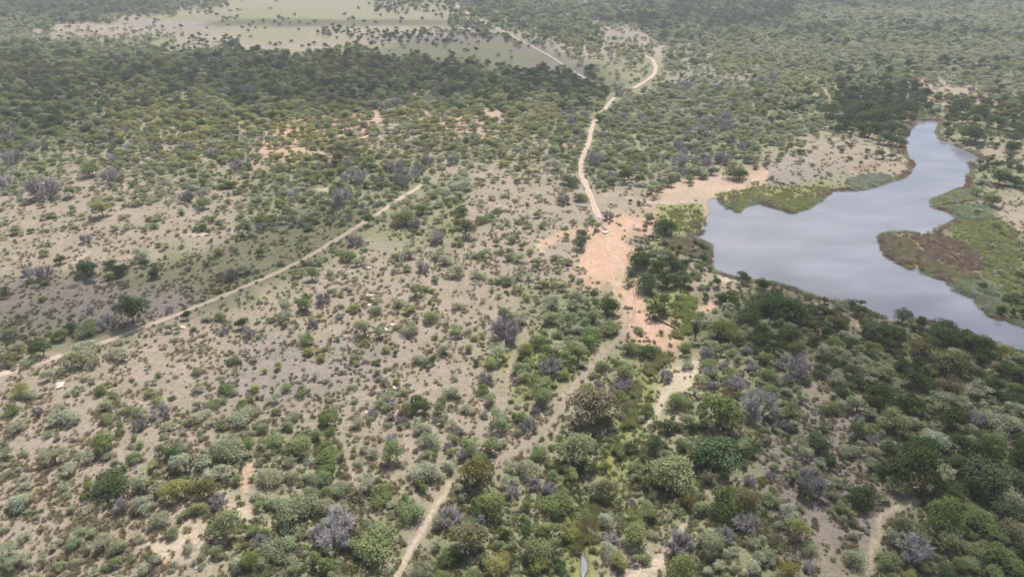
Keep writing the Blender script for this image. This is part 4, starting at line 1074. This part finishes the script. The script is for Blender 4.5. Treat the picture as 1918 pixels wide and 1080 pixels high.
def stones():
    n = 26000
    pxs = rng.uniform(-40, 1960, n); pys = rng.uniform(430, 1120, n)
    X, Y = px2xy(pxs, pys); Pg = np.stack([X, Y], 1)
    kk, ff, cc = row_lookup(np.clip(pxs, 0, 1917), pys, 1.0, 500)
    so = tab_soil[np.where(rng.uniform(size=n) < ff, kk + 1, kk), cc]
    dens = np.array([{'t': .06, 's': 0, 'g': .02, 'o': 0, 'r': .05, 'k': .62, 'w': .12, 'u': .1, 'l': 0, 'q': .05}[ch] for ch in SOILS])[so]
    cl = fbm(X / 5., Y / 5., 73, 3)
    kp = (rng.uniform(size=n) < dens * np.clip((cl - .35) * 4, 0, 1.2)) & (water_sd(Pg) > 1)
    for ln in road_lines: kp &= seg_dist(Pg, ln[::3], False) > 1.4
    Pg = Pg[kp]; n = len(Pg)
    s = .22 + .75 * rng.uniform(size=n) ** 2.5
    scl = np.column_stack([s, s, s]); rot = np.column_stack([rng.uniform(-.3, .3, n), rng.uniform(-.3, .3, n), rng.uniform(0, 6.28, n)])
    me = point_mesh("stones", np.column_stack([Pg, ground_h(Pg)]), rng.integers(0, 5, n), scl, rot)
    geo_instancer("gravel", me, [stone_mesh(i, SM) for i in range(5)], None, label="loose grey stones littering the open slope", category="stones")
stones()

# ------------------------------------------------------------------ reeds round the water
def reed_geo(seed):
    r = np.random.default_rng(seed); n = 60
    a = r.uniform(0, 6.28, n); q = np.sqrt(r.uniform(0, 1, n)) * .5
    b = np.column_stack([np.cos(a) * q, np.sin(a) * q, np.full(n, -.3)])
    la = r.uniform(0, 6.28, n)
    top = b + np.column_stack([np.cos(la) * r.uniform(.1, .9, n), np.sin(la) * r.uniform(.1, .9, n), r.uniform(.6, 1.3, n)])
    s = np.column_stack([np.cos(la + 1.5), np.sin(la + 1.5), np.zeros(n)]) * .05
    V = np.stack([b - s, b + s, top + s * .4, top - s * .4], 1).reshape(-1, 3)
    return V, np.arange(n * 4).reshape(n, 4), np.repeat(np.clip(r.normal(.5, .25, n), 0, 1), 4)
R_BLUE = simple_leaf("blue_reed", (.36, .41, .31)); R_BROWN = simple_leaf("dead_reed", (.30, .215, .165)); R_GRN = simple_leaf("green_sedge", (.33, .36, .13)); R_GREY = simple_leaf("grey_sedge", (.38, .35, .26))
reed_protos = []
for s, m in ((1, R_BLUE), (2, R_BROWN), (3, R_GRN), (4, R_GREY)):
    V, F, lv = reed_geo(s); reed_protos.append(leafy_mesh("reed", V, F, lv, m))
def reeds():
    pts, pk, sc_ = [], [], []
    def fill(poly_px, n, kinds, h0, h1, thin=.38):
        poly = wiggle(poly_xy(poly_px), True, 1.8, 2.5, 97); lo, hi = poly.min(0), poly.max(0)
        Pq = rng.uniform(size=(n * 3, 2)) * (hi - lo) + lo
        Pq = Pq[inside(Pq, poly)][:n]
        Pq = Pq[water_sd(Pq) > -.9]
        Pq = Pq[fbm(Pq[:, 0] / 3.5, Pq[:, 1] / 3.5, 83, 3) > thin]
        if len(Pq) == 0: return
        pts.append(Pq); pk.append(np.array(kinds)[rng.integers(0, len(kinds), len(Pq))]); sc_.append(rng.uniform(h0, h1, len(Pq)))
    fill([(1585,340),(1610,330),(1650,325),(1665,335),(1640,352),(1600,358)], 495, [0, 0, 0, 3], 1.0, 1.7)
    fill([(1780,362),(1820,358),(1820,372),(1790,382),(1752,385),(1750,372)], 385, [0, 0, 2, 3], 1.0, 1.8)
    fill([(1775,388),(1850,385),(1858,400),(1835,410),(1800,410)], 495, [0, 0, 0, 2], 1.0, 1.7)
    fill([(1790,525),(1850,530),(1880,555),(1890,585),(1850,590),(1820,560),(1785,545)], 495, [0, 0, 0, 2], 1.0, 1.7)
    fill([(1365,380),(1420,368),(1480,378),(1530,366),(1550,350),(1560,358),(1530,382),(1485,400),(1420,382),(1385,400)], 825, [2, 2, 3], .8, 1.4)
    fill([(1340,365),(1400,350),(1500,348),(1545,352),(1520,378),(1450,378),(1380,385)], 660, [2, 2, 2, 1], .6, 1.0)
    fill([(1655,440),(1700,445),(1720,478),(1840,520),(1790,530),(1720,512),(1680,492),(1655,465)], 1210, [3, 3, 1, 2], .8, 1.5)
    fill([(1700,444),(1760,440),(1800,456),(1838,478),(1840,505),(1800,512),(1760,500),(1705,478)], 1100, [1, 1, 1, 3], .6, 1.1)
    fill([(1770,425),(1850,400),(1905,430),(1918,520),(1900,570),(1830,540),(1838,480),(1790,450)], 1650, [2, 2, 3, 2], .5, 1.0)
    fill([(1240,450),(1290,445),(1330,455),(1334,475),(1320,485),(1270,475)], 495, [3, 1, 2, 3], .7, 1.3)
    fill([(1250,395),(1315,385),(1322,420),(1300,438),(1270,432)], 495, [2, 2, 1], .4, .8)
    fill([(1272,560),(1300,552),(1305,580),(1285,640),(1262,660),(1262,620)], 495, [2, 2, 2], .6, 1.2, .5)
    fill([(1235,650),(1262,655),(1240,690),(1205,720),(1190,760),(1180,800),(1165,850),(1148,835),(1165,770),(1190,710)], 990, [2, 2, 3], .6, 1.1, .5)
    fill([(1110,940),(1130,950),(1112,1000),(1108,1070),(1075,1070),(1080,1000)], 660, [2, 2, 1], .6, 1.2, .5)
    # a fringe all round the pond
    for poly, m in ((POND, 5200), (SMALL, 250)):
        seg = rng.integers(0, len(poly), m)
        u = rng.uniform(size=m)[:, None]
        a = poly[seg]; b = poly[(seg + 1) % len(poly)]
        p = a + (b - a) * u; d = b - a; nr = np.stack([d[:, 1], -d[:, 0]], 1) / np.maximum(np.hypot(d[:, 0], d[:, 1]), 1e-6)[:, None]
        p = p + nr * rng.normal(.2, .7, m)[:, None]
        g = fbm(p[:, 0] / 7., p[:, 1] / 7., 81, 2)
        ppx, ppy = xy2px(p[:, 0], p[:, 1])
        bare = (ppx > 1310) & (ppx < 1345) & (ppy < 430)
        sel = (g > .36) & ~bare & (water_sd(p) > -1.2)
        p = p[sel]; g = g[sel]
        pts.append(p); pk.append(np.where(g > .58, 1, np.where(g > .48, 3, np.where(g > .42, 2, 0)))); sc_.append(rng.uniform(.6, 1.3, len(p)))
    Pg = np.concatenate(pts); pk2 = np.concatenate(pk); s = np.concatenate(sc_)
    n = len(Pg)
    zz = np.maximum(ground_h(Pg), WATER_Z - .3)
    me = point_mesh("reeds", np.column_stack([Pg, zz]), pk2, np.column_stack([s * 1.1, s * 1.1, s]), np.column_stack([np.zeros(n), np.zeros(n), rng.uniform(0, 6.28, n)]))
    geo_instancer("reeds", me, reed_protos, None, label="reeds and sedge fringing the pond and its spits", category="reeds")
reeds()

# ------------------------------------------------------------------ the odd single things
def at(px_, py_):
    x, y = px2xy(px_, py_); x, y = float(x), float(y)
    return x, y, float(ground_h(np.array([[x, y]]))[0])
def pale_rock(px_, py_, w, label, seed):
    bm = bmesh.new(); bmesh.ops.create_icosphere(bm, subdivisions=3, radius=.5)
    r = random.Random(seed); ph = [r.uniform(0, 6) for _ in range(6)]
    for v in bm.verts:
        c = v.co
        k = 1 + .16 * math.sin(c.x * 9 + ph[0]) + .13 * math.sin(c.y * 11 + ph[1]) + .1 * math.sin(c.z * 13 + ph[2]) + .05 * math.sin(c.x * 23 + c.y * 19 + ph[3])
        v.co = Vector((c.x * k * 1.25, c.y * k * .85, c.z * k * .3))
    me = bpy.data.meshes.new("pale_rock"); bm.to_mesh(me); bm.free(); me.materials.append(WM)
    x, y, z = at(px_, py_)
    o = link("pale_rock", me, label=label, category="rock", group="pale rocks on the open slope")
    s = w / float(ppm(py_)); o.location = (x, y, z + s * .08); o.scale = (s, s, s); o.rotation_euler = (0, 0, r.uniform(0, 3))
pale_rock(161, 688, 13, "whitish flat rock below the shrubby dirt road bend", 1)
pale_rock(112, 721, 16, "largest whitish flat rock, beside a pale rounded bush", 2)
pale_rock(156, 709, 7, "smallest whitish stone between two flat rocks", 3)
pale_rock(340, 612, 13, "pale tan rock beside a bright green bush under the road", 4)
pale_rock(692, 555, 11, "pale stone lying alone on the sandy upper slope", 5)
pale_rock(692, 572, 9, "small pale stone beside a low round bush", 6)
pale_rock(735, 609, 11, "pinkish white rock above the round pale bush", 7)
pale_rock(716, 619, 17, "broad pale rock among grey gravel on the slope", 8)
pale_rock(690, 503, 12, "whitish rock below the dark bush by the road", 9)
pale_rock(738, 724, 10, "small white rock between bushes on the stony slope", 10)
pale_rock(690, 770, 12, "flat whitish rock on the bare sandy strip", 11)
pale_rock(1134, 438, 12, "cream rock at the top of the red clearing", 12)

# dead spike tree
def dead_tree(px_, py_, h, label, seed):
    x, y, z = at(px_, py_)
    r = np.random.default_rng(seed)
    root = empty("dead_tree", (x, y, z), 0, (1, 1, 1), label=label, category="dead tree")
    V, F = tube([(0, 0, -.3), (.08, .02, h * .3), (-.05, .05, h * .65), (.02, 0, h)], [.26, .2, .13, .04], 7)
    me = fast_mesh("trunk", V, F); me.materials.append(BARK); link("trunk", me, root)
    for i in range(7):
        zz = h * r.uniform(.3, .9); a = r.uniform(0, 6.28); L = r.uniform(.5, 1.3) * (1.2 - zz / h)
        V, F = tube([(0, 0, zz), (math.cos(a) * L * .5, math.sin(a) * L * .5, zz + L * .5), (math.cos(a) * L * .8, math.sin(a) * L * .8, zz + L * 1.1)], [.07, .045, .015], 5)
        me = fast_mesh("branch", V, F); me.materials.append(BARK); link("branch", me, root)
    V, F, lv, lob = crown_geo(seed, 'tall')
    me = leafy_mesh("crown", V * np.array([1.9, 1.9, h * .78]), F, lv, LM['d']); link("crown", me, root)
dead_tree(1302, 632, 7.5, "thin dark upright tree standing like a spike in the green gully", 31)

# fallen log / dark bank
def log():
    a = at(1222, 601); b = at(1266, 614)
    V, F = tube([np.array(a) + [0, 0, .3], (np.array(a) + np.array(b)) / 2 + [0, .3, .45], np.array(b) + [0, 0, .25]], [.34, .3, .22], 9)
    me = fast_mesh("fallen_log", V, F, True); me.materials.append(BARK)
    link("fallen_log", me, label="dark fallen log lying across the rusty red earth bank", category="log")
log()

# pale trough in the far field
def trough():
    x, y, z = at(864, 110)
    bm = bmesh.new()
    L, Wd, Hh, t = 5.2, 1.6, .8, .18
    def box(a, b):
        vs = [bm.verts.new((X, Y, Z)) for X in (a[0], b[0]) for Y in (a[1], b[1]) for Z in (a[2], b[2])]
        for f in ((0,1,3,2),(4,6,7,5),(0,4,5,1),(2,3,7,6),(0,2,6,4),(1,5,7,3)): bm.faces.new([vs[i] for i in f])
    box((-L/2, -Wd/2, 0), (L/2, -Wd/2 + t, Hh)); box((-L/2, Wd/2 - t, 0), (L/2, Wd/2, Hh))
    box((-L/2, -Wd/2 + t, 0), (-L/2 + t, Wd/2 - t, Hh)); box((L/2 - t, -Wd/2 + t, 0), (L/2, Wd/2 - t, Hh))
    box((-L/2 + t, -Wd/2 + t, 0), (L/2 - t, Wd/2 - t, Hh * .8))
    bmesh.ops.recalc_face_normals(bm, faces=bm.faces)
    me = bpy.data.meshes.new("water_trough"); bm.to_mesh(me); bm.free(); me.materials.append(WM)
    o = link("water_trough", me, label="tiny pale object standing in the far green field", category="trough")
    o.location = (x, y, z)
trough()

# ------------------------------------------------------------------ clouds high over the country, their shadows drift over it
def cloud_material():
    m, ns, ls = mat("cloud")
    out = N(ns, 'ShaderNodeOutputMaterial'); df = N(ns, 'ShaderNodeBsdfDiffuse'); df.inputs[0].default_value = (.9, .9, .92, 1)
    tl = N(ns, 'ShaderNodeBsdfTranslucent'); tl.inputs[0].default_value = (.9, .9, .92, 1)
    tp = N(ns, 'ShaderNodeBsdfTransparent'); at_ = N(ns, 'ShaderNodeAttribute', attribute_name="dens")
    m1 = N(ns, 'ShaderNodeMixShader'); m1.inputs[0].default_value = .5
    m2 = N(ns, 'ShaderNodeMixShader')
    ls.new(df.outputs[0], m1.inputs[1]); ls.new(tl.outputs[0], m1.inputs[2])
    ls.new(at_.outputs['Fac'], m2.inputs[0]); ls.new(tp.outputs[0], m2.inputs[1]); ls.new(m1.outputs[0], m2.inputs[2])
    ls.new(m2.outputs[0], out.inputs[0])
    return m
CM = cloud_material()
def cloud(outline_px, dens, soft, alt, seed, xy=False):
    poly = np.array(outline_px, float) if xy else poly_xy(outline_px)
    cx = poly.mean(0); lo, hi = poly.min(0) - soft, poly.max(0) + soft
    nx = 70; 
    gx, gy = np.meshgrid(np.linspace(lo[0], hi[0], nx), np.linspace(lo[1], hi[1], nx))
    G = np.stack([gx.ravel(), gy.ravel()], 1)
    d = seg_dist(G, poly, True); d[inside(G, poly)] *= -1
    d += (fbm(G[:, 0] / (soft * 1.5), G[:, 1] / (soft * 1.5), seed, 4) - .5) * soft * 2.0
    a = smooth((soft * .5 - d) / soft)
    th = np.sqrt(np.clip(a, 0, 1)) * soft * .6 * (1 + .5 * fbm(G[:, 0] / (soft * .6), G[:, 1] / (soft * .6), seed + 3, 3))
    shift = S[:2] / S[2] * alt
    X = G[:, 0] + shift[0]; Y = G[:, 1] + shift[1]
    top = np.column_stack([X, Y, alt + th * .7]); bot = np.column_stack([X, Y, alt - th * .3 - .5])
    i, j = np.meshgrid(np.arange(nx - 1), np.arange(nx - 1), indexing='ij')
    F = np.stack([i * nx + j, i * nx + j + 1, (i + 1) * nx + j + 1, (i + 1) * nx + j], -1).reshape(-1, 4)
    use = (a[F].max(1) > .002)
    F = F[use]
    V = np.concatenate([top, bot]); F2 = np.concatenate([F, F[:, ::-1] + len(G)])
    me = fast_mesh("cloud", V, F2, True)
    at_ = me.attributes.new("dens", 'FLOAT', 'POINT'); at_.data.foreach_set("value", np.concatenate([a, a]).astype(np.float32) * (1 - math.sqrt(1 - dens)))
    me.materials.append(CM)
    link("cloud", me, kind="structure")
cloud([(360,100),(500,98),(700,100),(760,72),(900,60),(1010,80),(1080,105),(1150,140),(1165,165),(1060,182),(900,176),(720,205),(560,205),(460,180),(380,150)], .42, 26, 700, 1)
cloud([(-200,125),(120,130),(330,120),(400,140),(430,170),(300,190),(180,225),(80,265),(-200,280)], .22, 26, 700, 8)
cloud([(-100,-10),(330,-10),(330,20),(200,28),(-100,36)], .45, 50, 700, 2)
cloud([(380,38),(520,36),(840,38),(840,48),(600,50),(380,48)], .5, 24, 700, 3)
cloud([(-150,560),(150,500),(330,480),(450,440),(600,380),(700,400),(690,440),(600,490),(500,530),(330,590),(200,650),(-150,690)], .45, 12, 700, 4)
cloud([(1440,500),(1560,530),(1640,525),(1760,535),(1870,600),(2400,620),(2400,1150),(1500,1200),(1440,900),(1400,760),(1340,640),(1400,560)], .38, 11, 700, 5)
cloud([(1000,-20),(1250,30),(1450,24),(1918,10),(2300,-10),(2300,-30),(1000,-40)], .4, 50, 700, 6)
cloud([(1120,38),(1210,34),(1480,38),(1400,52),(1230,52)], .45, 24, 700, 7)

# ------------------------------------------------------------------ air
def haze():
    bm = bmesh.new()
    a, b = (-31000, -31000, -6.0), (31000, 31000, 104.0)
    vs = [bm.verts.new((X, Y, Z)) for X in (a[0], b[0]) for Y in (a[1], b[1]) for Z in (a[2], b[2])]
    for f in ((0,1,3,2),(4,6,7,5),(0,4,5,1),(2,3,7,6),(0,2,6,4),(1,5,7,3)): bm.faces.new([vs[i] for i in f])
    bmesh.ops.recalc_face_normals(bm, faces=bm.faces)
    me = bpy.data.meshes.new("haze"); bm.to_mesh(me); bm.free()
    m, ns, ls = mat("haze_air")
    out = N(ns, 'ShaderNodeOutputMaterial'); pv = N(ns, 'ShaderNodeVolumePrincipled')
    pv.inputs['Color'].default_value = (.90, .93, 1.0, 1); pv.inputs['Density'].default_value = .00021; pv.inputs['Anisotropy'].default_value = .2
    ls.new(pv.outputs[0], out.inputs['Volume'])
    me.materials.append(m)
    link("haze", me, kind="stuff")
haze()
